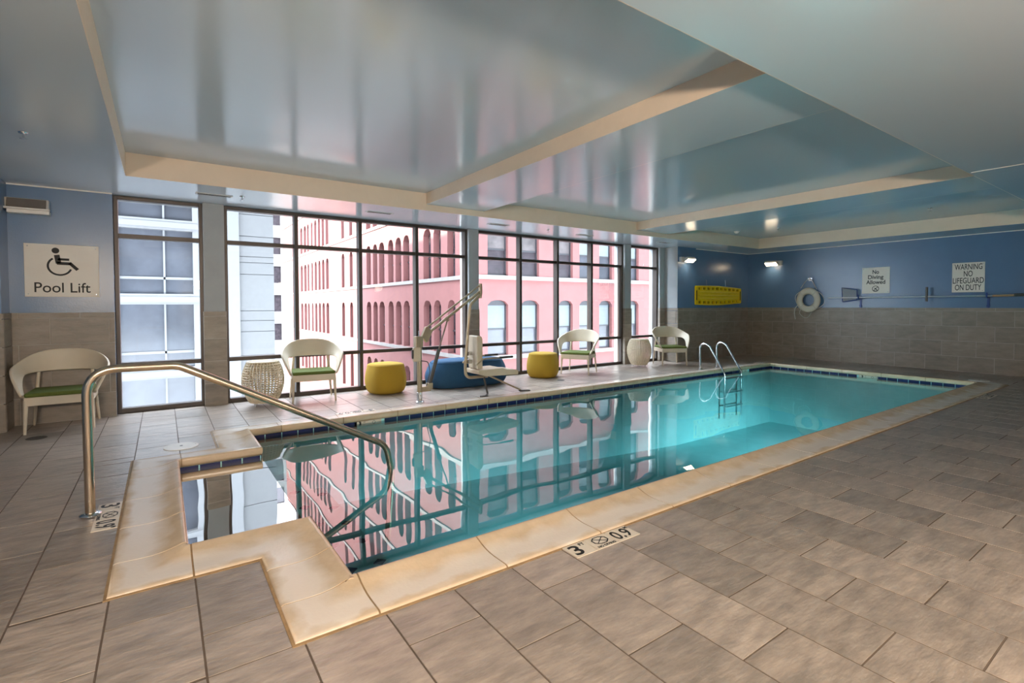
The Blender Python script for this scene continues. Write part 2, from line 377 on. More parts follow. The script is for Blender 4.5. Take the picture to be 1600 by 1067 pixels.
# ------------------------------------------------------------------ windows
def window(name, xs):
    w = struct(name)
    x0, x1 = xs[0], xs[-1]; ya, yb = D-0.06, D+0.06; fwd = 0.055
    obj('head_frame', MB().box(x0, x1, ya, yb, ZH-0.045, ZH), m_bronze, w, bevel=0.004, seg=1)
    obj('sill_frame', MB().box(x0, x1, ya, yb, 0.0, 0.062), m_bronze, w, bevel=0.004, seg=1)
    for i, x in enumerate(xs):
        h = fwd/2 if 0 < i < len(xs)-1 else fwd
        a = x-h if i else x; b = x+h if i < len(xs)-1 else x
        if i == 0: b = x+fwd*0.8
        if i == len(xs)-1: a = x-fwd*0.8
        obj('mullion' if 0 < i < len(xs)-1 else 'jamb', MB().box(a, b, ya-0.004, yb+0.01, 0.01, ZH-0.01), m_bronze, w, bevel=0.004, seg=1)
    for zc in (0.615, 2.252):
        for i in range(len(xs)-1):
            obj('transom', MB().box(xs[i]+0.03, xs[i+1]-0.03, ya+0.006, yb, zc-0.028, zc+0.028), m_bronze, w, bevel=0.004, seg=1)
    for i in range(len(xs)-1):
        for za, zb in ((0.05, 0.60), (0.63, 2.24), (2.27, 2.72)):
            obj('pane', MB().box(xs[i]+0.01, xs[i+1]-0.01, D+0.010, D+0.011, za, zb).__class__().add(
                [(xs[i]+0.01, D+0.01, za), (xs[i+1]-0.01, D+0.01, za), (xs[i+1]-0.01, D+0.01, zb), (xs[i]+0.01, D+0.01, zb)], [(0, 1, 2, 3)]), m_glass, w)
    return w
window('window_1', [-0.483, 0.470])
window('window_2', [0.719, 1.664, 2.631, 3.608, 4.594])
window('window_3', [4.80, 5.809, 6.761, 7.727, 8.70])
window('window_4', [8.905, 9.925])

# ------------------------------------------------------------------ ceiling
c = struct('ceiling', MB().box(XL, XR, YN, D+0.2, 3.10, 3.25), m_ceil)
for a in ((XL, XR, YN, TY0), (XL, XR, TY1, D+0.05), (XL, TX[0], TY0, TY1), (TX[5], XR, TY0, TY1)):
    obj('soffit_panel', MB().box(*a, ZS, 3.10), m_ceil, c)
for i in (0, 2, 4): obj('tray_panel', MB().box(TX[i], TX[i+1], TY0, TY1, ZT, 3.10), m_ceil, c)
for i in (1, 3):
    obj('ceiling_beam', MB().box(TX[i]+0.004, TX[i+1]-0.004, TY0, TY1, ZB, 3.09), m_ceil, c)
    for x in (TX[i], TX[i+1]-0.004): obj('beam_fascia', MB().box(x, x+0.004, TY0, TY1, ZB, ZT), m_cream, c)
t = 0.004
obj('tray_fascia', MB().box(TX[0], TX[5], TY1-t, TY1, ZS, ZT), m_cream, c)
obj('tray_fascia', MB().box(TX[0], TX[5], TY0, TY0+t, ZS, ZT), m_cream, c)
obj('tray_fascia', MB().box(TX[0], TX[0]+t, TY0+t, TY1-t, ZS, ZT), m_cream, c)
obj('tray_fascia', MB().box(TX[5]-t, TX[5], TY0+t, TY1-t, ZS, ZT), m_cream, c)
struct('trim_4', MB().box(7.05, 7.065, YN, TY0-0.02, ZS-0.004, ZS), m_white)

# ------------------------------------------------------------------ pool
ZDEEP0, ZDEEP1 = -0.98, -1.30
b = MB()
# plaster walls (thin boxes behind the water) and floor; steps descend along +X from the alcove
def zf(x): return ZDEEP0+(ZDEEP1-ZDEEP0)*max(0, min(1, (x-2)/6))
wt = 0.008
b.box(IX1, IX2, IY1-0.12, IY1+wt, -1.5, -0.035); b.box(IX3, IX2, IY2-wt, IY2+0.12, -1.5, -0.035)
b.box(IX2-wt, IX2+0.12, IY1-0.12, IY2+0.12, -1.5, -0.035)
b.box(IX0-0.12, IX0+wt, IY0-0.12, IY3+0.12, -1.5, -0.035); b.box(IX0-0.12, IX1+wt, IY0-0.12, IY0+wt, -1.5, -0.035); b.box(IX0-0.12, IX3+wt, IY3-wt, IY3+0.12, -1.5, -0.035)
b.box(IX1-0.12, IX1+wt, IY1-0.12, IY0, -1.5, -0.035); b.box(IX3-0.12, IX3+wt, IY3, IY2+0.12, -1.5, -0.035)
EA, EB, EC = IY1-0.1, IY2+0.1, IX2+0.1
b.add([(IX0, EA, ZDEEP0), (2, EA, ZDEEP0), (2, EB, ZDEEP0), (IX0, EB, ZDEEP0), (8, EA, ZDEEP1), (8, EB, ZDEEP1), (EC, EA, ZDEEP1), (EC, EB, ZDEEP1)],
      [(0, 1, 2, 3), (1, 4, 5, 2), (4, 6, 7, 5)])
b.box(IX0-0.05, IX1, IY0-0.05, IY3+0.05, -1.2, -0.27); b.box(IX1, 1.12, EA, EB, -1.2, -0.50); b.box(1.12, 1.5, EA, EB, -1.2, -0.74)
pool = struct('pool_basin', b, m_plaster)
bed = MB()
for seg in (((OX0, OX1, OY0, IY0+0.0)), ((OX0, IX0, OY0, OYB)), ((OX0, OX1, IY3, OYB)), ((OX1, IX1, OY1, IY0)), ((OX1, OX2, OY1, IY1)), ((IX2, OX2, OY1, OY2)), ((OX1, OX2, IY2, OY2)), ((OX1, IX3, IY3, OY2))):
    bed.box(*seg, -0.16, -0.034)
obj('mortar_bed', bed, m_bed, pool)
# coping stones: sweep of a profile along the pool outline (outer polygon corners; inner offset inside)
outl = [(OX0, OY0), (OX1, OY0), (OX1, OY1), (OX2, OY1), (OX2, OY2), (OX1, OY2), (OX1, OYB), (OX0, OYB)]   # counter-clockwise, pool on the left
PROF = [(0.004, -0.030), (0.0, 0.004), (0.004, 0.011), (0.016, 0.0145), (0.06, 0.0135), (0.12, 0.0115), (0.17, 0.0125), (0.215, 0.018), (0.255, 0.027), (0.285, 0.037), (0.305, 0.0435), (0.318, 0.0455), (0.330, 0.0405), (0.335, 0.028), (0.334, -0.006), (0.328, -0.028), (0.318, -0.033)]
def edge(i):
    a, bb = Vector(outl[i]), Vector(outl[(i+1) % 8]); d = (bb-a).normalized(); return a, bb, d, Vector((-d.y, d.x))
def corner_dir(i):
    _, _, d0, n0 = edge(i-1); _, _, d1, n1 = edge(i)
    # point such that offset w inward on both edges: corner + w*(n0+n1) for right angles
    return n0+n1
def stone(secs, name='coping_stone'):
    """secs: list of (base point on outline, inward vector for unit width)"""
    V = []; UV = []; n = len(PROF)
    for si, (p, inv, s) in enumerate(secs):
        for w_, z in PROF: V.append((p.x+inv.x*w_, p.y+inv.y*w_, z)); UV.append((s, w_))
    Fc = []
    for i in range(len(secs)-1):
        Fc += [(i*n+k, (i+1)*n+k, (i+1)*n+k+1, i*n+k+1) for k in range(n-1)]
    Fc += [tuple(range(n)), tuple(reversed(range((len(secs)-1)*n, len(secs)*n)))]
    me = bpy.data.meshes.new(name); me.from_pydata(V, [], Fc); me.update()
    ul = me.uv_layers.new(name='UVMap')
    for l in me.loops: ul.data[l.index].uv = UV[l.vertex_index]
    bm = bmesh.new(); bm.from_mesh(me); bmesh.ops.recalc_face_normals(bm, faces=bm.faces); bm.to_mesh(me); bm.free()
    me.polygons.foreach_set('use_smooth', [True]*len(me.polygons)); me.set_sharp_from_angle(angle=radians(50))
    return link(name, me, m_coping, pool)
# joints by distance along each edge, measured from its start corner
jo = {0: [0.345], 1: [0.17, 0.54], 2: [0.35]+[1.03+0.675*k for k in range(15)], 3: [0.36, 1.03, 1.71, 2.39, 3.07, 3.75],
      4: [0.45+0.675*k for k in range(16)], 5: [0.28, 0.55], 6: [0.30], 7: [0.36, 0.60, 1.14, 1.67, 2.18]}
G = 0.0045; cuts = []
for i in range(8):
    a, bb, d, nn = edge(i); L = (bb-a).length
    for j in sorted(jo[i]):
        if 0.1 < j < L-0.1: cuts.append((i, j))
for q in range(len(cuts)):
    (i, s0), (k2, s1) = cuts[q], cuts[(q+1) % len(cuts)]
    secs = []; a, bb, d, nn = edge(i); secs.append((a+d*(s0+G), nn, s0))
    e = i
    while e != k2:
        e = (e+1) % 8
        secs.append((Vector(outl[e]), corner_dir(e), 0.0))
    a, bb, d, nn = edge(k2); secs.append((a+d*(s1-G), nn, s1))
    # concave corners need the joint far enough from the corner
    stone(secs)
gsec = [(Vector(outl[e]), corner_dir(e), 0.0) for e in range(8)]; gsec.append(gsec[0])
gp = [(-0.012, -0.03), (-0.012, 0.003), (0.0, 0.0045)]+[(w_, z-0.0032) for w_, z in PROF[3:12]]+[(w_-0.003, z-0.0015) for w_, z in PROF[12:]]
ng_ = len(gp); gv = [(p.x+i_.x*w_, p.y+i_.y*w_, z) for p, i_, _ in gsec for w_, z in gp]
obj('coping_grout', MB().add(gv, [(i*ng_+k, (i+1)*ng_+k, (i+1)*ng_+k+1, i*ng_+k+1) for i in range(8) for k in range(ng_-1)]), m_cgrout, pool, smooth=True)
# waterline tiles
def wl_tiles(parent, fn, u0, u1, pitch, skip=()):
    t = MB().add([], []); n = int((u1-u0)/pitch); 
    for i in range(n+1):
        a = u0+pitch*i; bq = min(a+pitch-0.012, u1)
        if bq-a < 0.02 or any(s0 < (a+bq)/2 < s1 for s0, s1 in skip): continue
        m = MB(); c = [(a, -0.115), (bq, -0.115), (bq, -0.0335), (a, -0.0335)]
        m.add([fn(u, z, 0) for u, z in c]+[fn(u, z, 0.008) for u, z in c], [(4,5,6,7)]+[(i,(i+1)%4,4+(i+1)%4,4+i) for i in range(4)])
        obj('waterline_tile', m, m_navy, parent)
wl_tiles(pool, lambda u, z, d: (u, IY2-wt-d, z), IX3+0.005, IX2-wt, 0.1675, skip=((1.86, 2.20), (10.05, 10.37)))
wl_tiles(pool, lambda u, z, d: (IX2-wt-d, u, z), IY1, IY2-0.01, 0.1675, skip=((3.89, 4.21),))
wl_tiles(pool, lambda u, z, d: (u, IY3-wt-d, z), IX0, IX3, 0.1675)
wl_tiles(pool, lambda u, z, d: (IX3+wt+d, u, z), IY3, IY2-0.01, 0.1675)
# diamond mosaics on the step edges
dm = MB().prism([(0.055, 0), (0, 0.055), (-0.055, 0), (0, -0.055)], 0, 0.004).mesh('step_diamond'); dm.materials.append(m_navy)
for xx, zz, ya, yb in ((IX1-0.07, -0.27, IY0+0.25, IY3), (1.05, -0.50, IY1+0.2, IY2), (1.43, -0.74, IY1+0.2, IY2)):
    y = ya
    while y < yb-0.1: link('step_diamond', dm, m_navy, pool, (xx, y, zz)); y += 0.45
wv = MB(); nx, ny = 2, 2
wv.add([(IX0, IY0, WZ), (IX1, IY0, WZ), (IX1, IY3, WZ), (IX0, IY3, WZ)], [(0, 1, 2, 3)])
wv.add([(IX1, IY1, WZ), (IX2, IY1, WZ), (IX2, IY2, WZ), (IX1, IY2, WZ)], [(0, 1, 2, 3)])
wo = obj('pool_water', wv, m_water); tag(wo, 'still teal pool water mirroring the windows and the pink building', 'water', kind='stuff')
# underwater pool light on the near wall, plus one added to brighten the shallows
def pool_light(x, energy, label):
    t = thing('pool_light', label, 'light', (x, IY1+wt, -0.62))
    r = obj('rim', MB().lathe([(0.15, 0.0), (0.16, 0.012), (0.13, 0.03), (0.12, 0.03)], 24), m_chrome, t, smooth=True); r.rotation_euler = (-pi/2, 0, 0)
    l = obj('lens', MB().lathe([(0.118, 0.0), (0.11, 0.02), (0.06, 0.032), (0.01, 0.034)], 24), m_plight, t, smooth=True); l.rotation_euler = (-pi/2, 0, 0)
    ld = bpy.data.lights.new('pool_lamp', 'SPOT'); ld.energy = energy; ld.color = (0.45, 0.90, 1.0); ld.shadow_soft_size = 0.12; ld.spot_size = radians(125); ld.spot_blend = 0.7
    lo = bpy.data.objects.new('pool_lamp', ld); COL.objects.link(lo); lo.parent = t; lo.location = (0, 0.15, 0.1); lo.rotation_euler = (radians(42), 0, 0)
m_plight = mat('pool_light_lens', (0.8, 1, 1), 0.3, emit=(0.6, 0.95, 1.0), est=6)
pool_light(9.0, 640, 'round underwater pool light set in the near wall of the deep end')
pool_light(3.4, 240, 'added underwater fill light in the near wall of the shallow end')

# ------------------------------------------------------------------ text
def text_mesh(s, size, bold=0.0, sx=1.0):
    cu = bpy.data.curves.new('t', 'FONT'); cu.body = s; cu.size = size; cu.align_x = 'CENTER'; cu.align_y = 'CENTER'; cu.offset = bold; cu.extrude = 0.0006
    o = bpy.data.objects.new('t', cu); COL.objects.link(o); bpy.context.view_layer.update()
    me = bpy.data.meshes.new_from_object(o.evaluated_get(bpy.context.evaluated_depsgraph_get()))
    bpy.data.objects.remove(o); bpy.data.curves.remove(cu)
    if sx != 1: me.transform(Matrix.Diagonal((sx, 1, 1, 1)))
    return me
def text(parent, s, size, x, y, z, bold=0.0, sx=1.0, m=None, w=None):
    me = text_mesh(s, size, bold, sx)
    if w:
        xs_ = [v.co.x for v in me.vertices]; k_ = w/(max(xs_)-min(xs_)); c_ = (max(xs_)+min(xs_))/2
        for v in me.vertices: v.co.x = (v.co.x-c_)*k_
    me.materials.clear(); o = link('lettering', me, m or m_black, parent, (x, y, z)); o['kind'] = 'stuff'; return o
def strokes(parent, name, lst, m=None):
    b = MB()
    for pts, w_, closed in lst: b.stroke(pts, w_, 0.0005, 0.002, closed)
    return obj(name, b, m or m_black, parent)
def circ(cx, cy, r, a0=0, a1=360, n=28, full=True):
    return [(cx+r*cos(radians(a0+(a1-a0)*i/n)), cy+r*sin(radians(a0+(a1-a0)*i/n))) for i in range(n if full else n+1)]

# sign frames: an Empty whose local XY is the sign face, Z towards the viewer
def sign(name, label, loc, rot, w_, h_):
    t = thing(name, label, 'sign', loc); t.rotation_euler = rot
    obj('board', MB().box(-w_/2, w_/2, -h_/2, h_/2, -0.008, 0.0), m_sign, t, bevel=0.002, seg=1)
    sc = MB().lathe([(0.007, 0), (0.006, 0.002), (0.002, 0.003)], 8).mesh('screw'); sc.materials.append(m_chrome)
    for a in (-1, 1):
        for b_ in (-1, 1): link('screw', sc, m_chrome, t, (a*(w_/2-0.03), b_*(h_/2-0.03), 0))
    return t
RW = (pi/2, 0, 0)               # facing -Y
RB = (pi/2, 0, -pi/2)           # facing -X
t = sign('pool_lift_sign', 'white Pool Lift sign with black wheelchair symbol on blue wall', (-0.957, 7.921, 1.783), RW, 0.665, 0.615)
text(t, 'Pool Lift', 0.165, 0.0, -0.205, 0.001, bold=0.001, w=0.50)
b = MB(); b.prism(circ(-0.06, 0.235, 0.034), 0.0005, 0.002)
b.stroke([(-0.05, 0.185), (-0.035, 0.085)], 0.05, 0.0005, 0.002); b.stroke([(-0.04, 0.135), (0.06, 0.133)], 0.026, 0.0005, 0.002)
b.stroke([(-0.05, 0.088), (0.075, 0.085)], 0.034, 0.0005, 0.002); b.stroke([(0.062, 0.095), (0.135, 0.015)], 0.034, 0.0005, 0.002)
b.stroke(circ(-0.025, 0.055, 0.105, 125, 340, 26, False), 0.02, 0.0005, 0.002)
obj('wheelchair_symbol', b, m_black, t)
t = sign('no_diving_sign', 'white No Diving Allowed sign above the skimmer net', (XR-0.010, 4.628, 1.908), RB, 0.535, 0.585)
for i, s in enumerate(('No', 'Diving', 'Allowed')): text(t, s, 0.125, 0, 0.185-0.115*i, 0.001, bold=0.0025, w=(0.125, 0.30, 0.37)[i])
strokes(t, 'no_diving_symbol', [(circ(0, -0.19, 0.062), 0.012, True), ([(-0.04, -0.23), (0.04, -0.15)], 0.012, False), ([(0.035, -0.225), (-0.02, -0.17)], 0.016, False), ([(-0.03, -0.235), (0.045, -0.235)], 0.01, False)])
t = sign('lifeguard_warning_sign', 'white WARNING NO LIFEGUARD ON DUTY sign above the poles', (XR-0.010, 3.04, 1.90), RB, 0.50, 0.595)
for i, s in enumerate(('WARNING', 'NO', 'LIFEGUARD', 'ON DUTY')): text(t, s, 0.16, 0, 0.205-0.137*i, 0.001, bold=0.001, w=(0.42, 0.135, 0.472, 0.40)[i])

# depth markers
def depth_marker(name, label, loc, rz):
    t = thing(name, label, 'depth marker', loc, rz, 'depth markers set in the deck')
    for i, w_ in enumerate((0.155, 0.17, 0.17)):
        x = (-0.165, 0.0, 0.1725)[i]
        obj('marker_tile', MB().box(x-w_/2+0.0015, x+w_/2-0.0015, -0.064, 0.064, -0.004, 0.002), m_marker, t)
    text(t, '3', 0.140, -0.19, -0.005, 0.0025, bold=0.0025, sx=1.15); text(t, 'FT', 0.036, -0.122, 0.038, 0.0025, bold=0.0008)
    text(t, '0.9', 0.135, 0.160, -0.006, 0.0025, bold=0.0018, w=0.130); text(t, 'M', 0.034, 0.240, 0.041, 0.0025, bold=0.001)
    text(t, 'NO DIVING', 0.026, 0.0, -0.048, 0.0025, bold=0.0008)
    o = strokes(t, 'no_diving_symbol', [(circ(0, 0.012, 0.04, 22.5, 382.5, 8), 0.006, True), ([(-0.03, 0.04), (0.03, -0.016)], 0.004, False), ([(0.03, 0.04), (-0.03, -0.016)], 0.004, False)]); o.location.z = 0.0018
    o.scale.x = 1.35
depth_marker('depth_marker', '3 FT NO DIVING 0.9 M marker tiles on the near deck beside tan coping', (2.05, 2.050, 0.0025), 0)
depth_marker('depth_marker', '3 FT depth marker tiles at the foot of the bronze handrail', (-0.312, 4.155, 0.0025), -pi/2)
depth_marker('depth_marker', 'upside-down depth marker tiles on the far deck in front of mustard pouf', (2.02, 6.385, 0.0025), pi)
depth_marker('depth_marker', 'small distant depth marker tiles on the dark deck by the far coping corner', (9.95, 2.045, 0.0025), 0)
def wl_marker(label, loc, rot):
    t = thing('waterline_marker', label, 'depth marker', loc, 0, 'depth markers above the waterline'); t.rotation_euler = rot
    obj('marker_tile', MB().box(-0.165, 0.165, -0.055, 0.0, -0.002, 0.008), m_marker, t)
    text(t, '3', 0.05, -0.10, -0.022, 0.0085, bold=0.003, sx=1.3); text(t, 'FT', 0.022, -0.045, -0.014, 0.0085)
    strokes(t, 'no_diving_symbol', [(circ(0.07, -0.024, 0.018, 22.5, 382.5, 8), 0.004, True)]).location.z = 0.008
wl_marker('white depth marker just under the far coping, between navy tiles near mustard pouf', (2.03, IY2-wt, -0.0335), RW)
wl_marker('white depth marker between navy tiles behind the pool ladder', (10.21, IY2-wt, -0.0335), RW)
wl_marker('white depth marker between navy tiles on the end wall under the life ring', (IX2-wt, 4.05, -0.0335), RB)

# ------------------------------------------------------------------ chairs
def catmull(P, n):
    P = [Vector(p) for p in P]; out = []
    for i in range(len(P)-1):
        p0 = P[max(i-1, 0)]; p1 = P[i]; p2 = P[i+1]; p3 = P[min(i+2, len(P)-1)]
        for k in range(n):
            t = k/n; out.append(0.5*((2*p1)+(-p0+p2)*t+(2*p0-5*p1+4*p2-p3)*t*t+(-p0+3*p1-3*p2+p3)*t**3))
    out.append(P[-1]); return out
def make_chair(label, loc, rz):
    t = thing('tub_chair', label, 'chair', loc, rz, 'cream tub chairs with green cushions')
    top = [(0, .335, .868), (.15, .318, .860), (.275, .255, .825), (.365, .145, .765), (.405, .02, .715), (.412, -.085, .680), (.388, -.165, .600), (.345, -.222, .505), (.300, -.262, .415)]
    bot = [(0, .275, .620), (.13, .260, .620), (.232, .205, .618), (.298, .120, .612), (.322, .030, .600), (.326, -.055, .565), (.318, -.125, .500), (.303, -.180, .440), (.285, -.215, .385)]
    T = catmull(top, 3); B = catmull(bot, 3)
    Tf = [Vector((-p.x, p.y, p.z)) for p in reversed(T[1:])]+T; Bf = [Vector((-p.x, p.y, p.z)) for p in reversed(B[1:])]+B
    n = len(Tf); m_ = 5; V = []; Fc = []
    for i in range(n):
        for k in range(m_):
            q = k/(m_-1); p = Bf[i].lerp(Tf[i], q)
            out = Vector((p.x, p.y+0.05, 0)).normalized(); p = p+out*0.012*sin(pi*q); V.append(p)
    for i in range(n-1):
        for k in range(m_-1): Fc.append((i*m_+k, (i+1)*m_+k, (i+1)*m_+k+1, i*m_+k+1))
    o = obj('backrest_shell', MB().add(V, Fc), m_chair, t, smooth='all')
    md = o.modifiers.new('thick', 'SOLIDIFY'); md.thickness = 0.026; md.offset = 0
    md = o.modifiers.new('bevel', 'BEVEL'); md.width = 0.008; md.segments = 2; md.limit_method = 'ANGLE'
    fr = MB().box(-.285, .285, -.270, -.245, .300, .392).box(-.275, .275, .225, .25, .31, .385).box(-.285, -.262, -.25, .24, .31, .388).box(.262, .285, -.25, .24, .31, .388).box(-.27, .27, -.25, .235, .372, .388)
    obj('seat_frame', fr, m_chair, t, bevel=0.005)
    b_ = bmesh.new(); me = bpy.data.meshes.new('cushion')
    cu = MB().prism([(x, y) for x, y in ((-.282, -.275), (.282, -.275), (.272, .235), (-.272, .235))], .392, .438)
    o = obj('seat_cushion', cu, m_cushion, t, smooth=True, bevel=0.016, seg=3)
    for sx in (-1, 1):
        obj('front_leg', MB().tube([(sx*.283, -.262, 0), (sx*.275, -.256, .2), (sx*.270, -.250, .36)], [.013, .019, .022], 10), m_chair, t, smooth=True)
        obj('rear_leg', MB().tube([(sx*.29, .275, 0), (sx*.268, .250, .25), (sx*.25, .236, .45), (sx*.232, .236, .66)], [.012, .018, .019, .016], 10), m_chair, t, smooth=True)
    return t
ch = make_chair('cream tub chair with green cushion under the Pool Lift sign', (-0.935, 7.56, 0), 0)
copy_thing(ch, (1.785, 7.655, 0), radians(-8), 'cream tub chair with green cushion next to the woven drum table behind handrail')
copy_thing(ch, (6.86, 7.50, 0), radians(-60), 'cream tub chair turned sideways beside the farther mustard pouf')
copy_thing(ch, (9.50, 7.33, 0), radians(-29), 'cream tub chair in the far corner between drum table and pool ladder')

# ------------------------------------------------------------------ woven drum tables
def make_drum(label, loc, rz):
    t = thing('woven_drum_table', label, 'side table', loc, rz, 'woven cane drum side tables')
    z0, z1 = 0.06, 0.60
    def R(z): 
        q = (z-z0)/(z1-z0); return 0.165+0.085*(sin(pi*(q*0.97+0.0))**0.8)+0.015*q
    b = MB(); NV, NH = 34, 18
    for k in range(NV):
        a = 2*pi*k/NV; P = []
        for i in range(13):
            z = z0+(z1-z0)*i/12; r = R(z); P.append((r*cos(a), r*sin(a), z))
        b.tube(P, 0.0092, 6, cap=False)
    for j in range(NH):
        z = z0+(z1-z0)*j/(NH-1); r = R(z)
        b.tube([(r*cos(2*pi*k/40), r*sin(2*pi*k/40), z) for k in range(40)], 0.0078 if 0 < j < NH-1 else 0.012, 6, closed=True)
    obj('woven_body', b, m_wicker, t, smooth='all')
    obj('table_top', MB().lathe([(0.165, z1-0.03), (0.178, z1-0.015), (0.178, z1-0.004), (0.165, z1+0.002), (0.01, z1+0.002)], 32), m_wicker, t, smooth=True)
    obj('base_plate', MB().lathe([(0.01, 0.055), (0.16, 0.055), (0.16, 0.07), (0.01, 0.07)], 32), m_wicker, t, smooth=True)
    ft = MB().tube([(0, 0, 0), (0, 0, 0.06)], [0.009, 0.012], 10).mesh('foot'); ft.materials.append(m_lampbox)
    for k in range(4): link('foot', ft, m_lampbox, t, (0.13*cos(k*pi/2+.5), 0.13*sin(k*pi/2+.5), 0))
    return t
dr = make_drum('cream woven drum table standing behind the sloping handrail', (1.120, 7.58, 0), 0)
copy_thing(dr, (8.66, 7.50, 0), 0.4, 'cream woven drum table in front of the farthest window pillar')

# ------------------------------------------------------------------ poufs
def pouf(name, label, loc, prof, m, pw, sy, rz=0, group=None, sx=1.0):
    t = thing(name, label, 'pouf', loc, rz, group)
    o = obj('upholstery', MB().lathe(prof, 48, pw=pw, sy=sy), m, t, smooth='all'); o.scale.x = sx
    r = prof[-4][0]
    s = obj('top_seam', MB().tube([(r*cos(2*pi*k/48)*((abs(cos(2*pi*k/48))**pw+abs(sin(2*pi*k/48))**pw)**(-1/pw)), r*sin(2*pi*k/48)*sy*((abs(cos(2*pi*k/48))**pw+abs(sin(2*pi*k/48))**pw)**(-1/pw)), prof[-4][1]) for k in range(48)], 0.004, 6, closed=True), m, t, smooth='all'); s.scale.x = sx
    return t
P1 = [(0.02, 0.0), (0.20, 0.0), (0.235, 0.008), (0.262, 0.035), (0.285, 0.09), (0.296, 0.16), (0.297, 0.22), (0.290, 0.29), (0.278, 0.36), (0.266, 0.415), (0.262, 0.435), (0.250, 0.451), (0.22, 0.460), (0.02, 0.464)]
pouf('mustard_pouf', 'mustard yellow wool pouf nearer the pool lift mast', (2.87, 7.60, 0), P1, m_yellow, 2.6, 1.0, 0.2, 'mustard wool poufs')
pouf('mustard_pouf', 'mustard yellow wool pouf between the blue pouf and sideways chair', (5.94, 7.50, 0), P1, m_yellow, 2.6, 1.0, 0.6, 'mustard wool poufs')
P2 = [(0.05, 0.0), (0.62, 0.0), (0.67, 0.008), (0.70, 0.03), (0.735, 0.08), (0.752, 0.14), (0.755, 0.18), (0.742, 0.25), (0.715, 0.32), (0.680, 0.385), (0.662, 0.415), (0.635, 0.437), (0.58, 0.447), (0.05, 0.452)]
pouf('blue_pouf', 'large oblong blue wool pouf behind the pool lift seat', (4.30, 7.53, 0), P2, m_bluef, 2.7, 0.46, 0)

# ------------------------------------------------------------------ handrail
t = thing('stair_handrail', 'bronze steel handrail sloping down over the pool steps', 'handrail', (-0.405, 4.22, 0.0062))
def arcfil(P, r, n=8):
    P = [Vector(p) for p in P]; out = [P[0]]
    for i in range(1, len(P)-1):
        a = (P[i-1]-P[i]).normalized(); b_ = (P[i+1]-P[i]).normalized(); an = a.angle(b_); d = min(r/math.tan(an/2), 0.49*min((P[i-1]-P[i]).length, (P[i+1]-P[i]).length))
        p, q = P[i]+a*d, P[i]+b_*d
        for k in range(n+1):
            u_ = k/n; out.append((1-u_)**2*p+2*u_*(1-u_)*P[i]+u_**2*q)
    out.append(P[-1]); return out
P = arcfil([(0, 0, 0), (-0.005, 0, 0.945), (0.49, 0, 0.94), (1.995, 0, 0.135), (2.045, 0, -0.12), (2.0, 0, -0.72)], 0.17, 10)
obj('rail_tube', MB().tube(P, 0.0275, 16), m_steel, t, smooth=True)
obj('floor_flange', MB().lathe([(0.058, 0.0), (0.058, 0.006), (0.045, 0.014), (0.03, 0.016)], 24), m_chrome, t, smooth=True)

# ------------------------------------------------------------------ pool lift
t = thing('pool_lift', 'cream pool lift with swinging seat on the far pool edge', 'pool lift', (2.96, 6.53, 0))
def LP(x, z, y=0.0): return (x-2.96, y, z)
YS = -0.06
obj('mast', MB().tube([LP(2.96, 0.0), LP(2.96, 0.93)], 0.036, 16), m_liftm, t, smooth=True)
obj('base_collar', MB().lathe([(0.062, 0), (0.062, 0.012), (0.04, 0.02), (0.04, 0.14), (0.037, 0.142)], 20), m_chrome, t, smooth=True)
obj('mast_head', MB().box(-0.07, 0.04, -0.045, 0.045, 0.78, 0.93), m_liftm, t, bevel=0.006)
obj('release_pin', MB().tube([(-0.005, 0, 0.92), (-0.005, 0, 1.01)], 0.010, 8), m_chrome, t, smooth=True)
obj('control_box', MB().box(-0.125, -0.02, -0.10, -0.035, 0.585, 0.78), m_lift, t, bevel=0.01)
obj('control_buttons', MB().box(-0.145, -0.125, -0.085, -0.05, 0.63, 0.75), m_dark, t, bevel=0.004)
obj('pivot_plate', MB().prism([(0.03, 0.93), (0.10, 0.84), (0.13, 0.86), (0.19, 0.99), (0.13, 1.065), (0.09, 1.06)], -0.03, 0.03, lambda x, y, z: (x, z, y)), m_liftm, t, bevel=0.004)
obj('upper_arm', MB().tube([LP(3.07, 1.045), LP(3.93, 1.67, YS)], 0.013, 10), m_liftm, t, smooth=True)
obj('lower_arm', MB().tube([LP(3.09, 0.965), LP(3.93, 1.575, YS)], 0.020, 12), m_liftm, t, smooth=True)
obj('arm_end_bracket', MB().prism([(0.95, 1.69), (0.985, 1.69), (0.99, 1.56), (0.975, 1.47), (0.945, 1.47), (0.955, 1.56)], YS-0.028, YS+0.028, lambda x, y, z: (x, z, y)), m_liftm, t, bevel=0.004)
obj('actuator_rod', MB().tube([LP(3.395, 1.16, -0.02), LP(3.25, 0.69)], 0.011, 10), m_rod, t, smooth=True)
obj('actuator_body', MB().tube([LP(3.262, 0.73), LP(3.11, 0.22)], 0.027, 12), m_dark, t, smooth=True)
obj('actuator_lug', MB().prism([(0.39, 1.19), (0.47, 1.155), (0.44, 1.13), (0.41, 1.15)], -0.03, 0.01, lambda x, y, z: (x, z, y)), m_liftm, t)
obj('actuator_foot', MB().box(0.03, 0.16, -0.025, 0.025, 0.145, 0.215).box(0.11, 0.19, -0.035, 0.035, 0.17, 0.26), m_liftm, t, bevel=0.005)
obj('cable', MB().tube(arcfil([(0.0, -0.05, 0.59), (0.11, -0.05, 0.57), (0.14, -0.04, 0.42), (0.09, -0.03, 0.22)], 0.06, 6), 0.006, 8), m_dark, t, smooth=True)
obj('seat_post', MB().tube(arcfil([LP(3.925, 1.52, YS), LP(3.75, 1.37, YS), LP(3.665, 0.50, YS), LP(3.665, 0.29, YS), LP(4.05, 0.285, YS)], 0.12, 8), 0.022, 14), m_liftm, t, smooth=True)
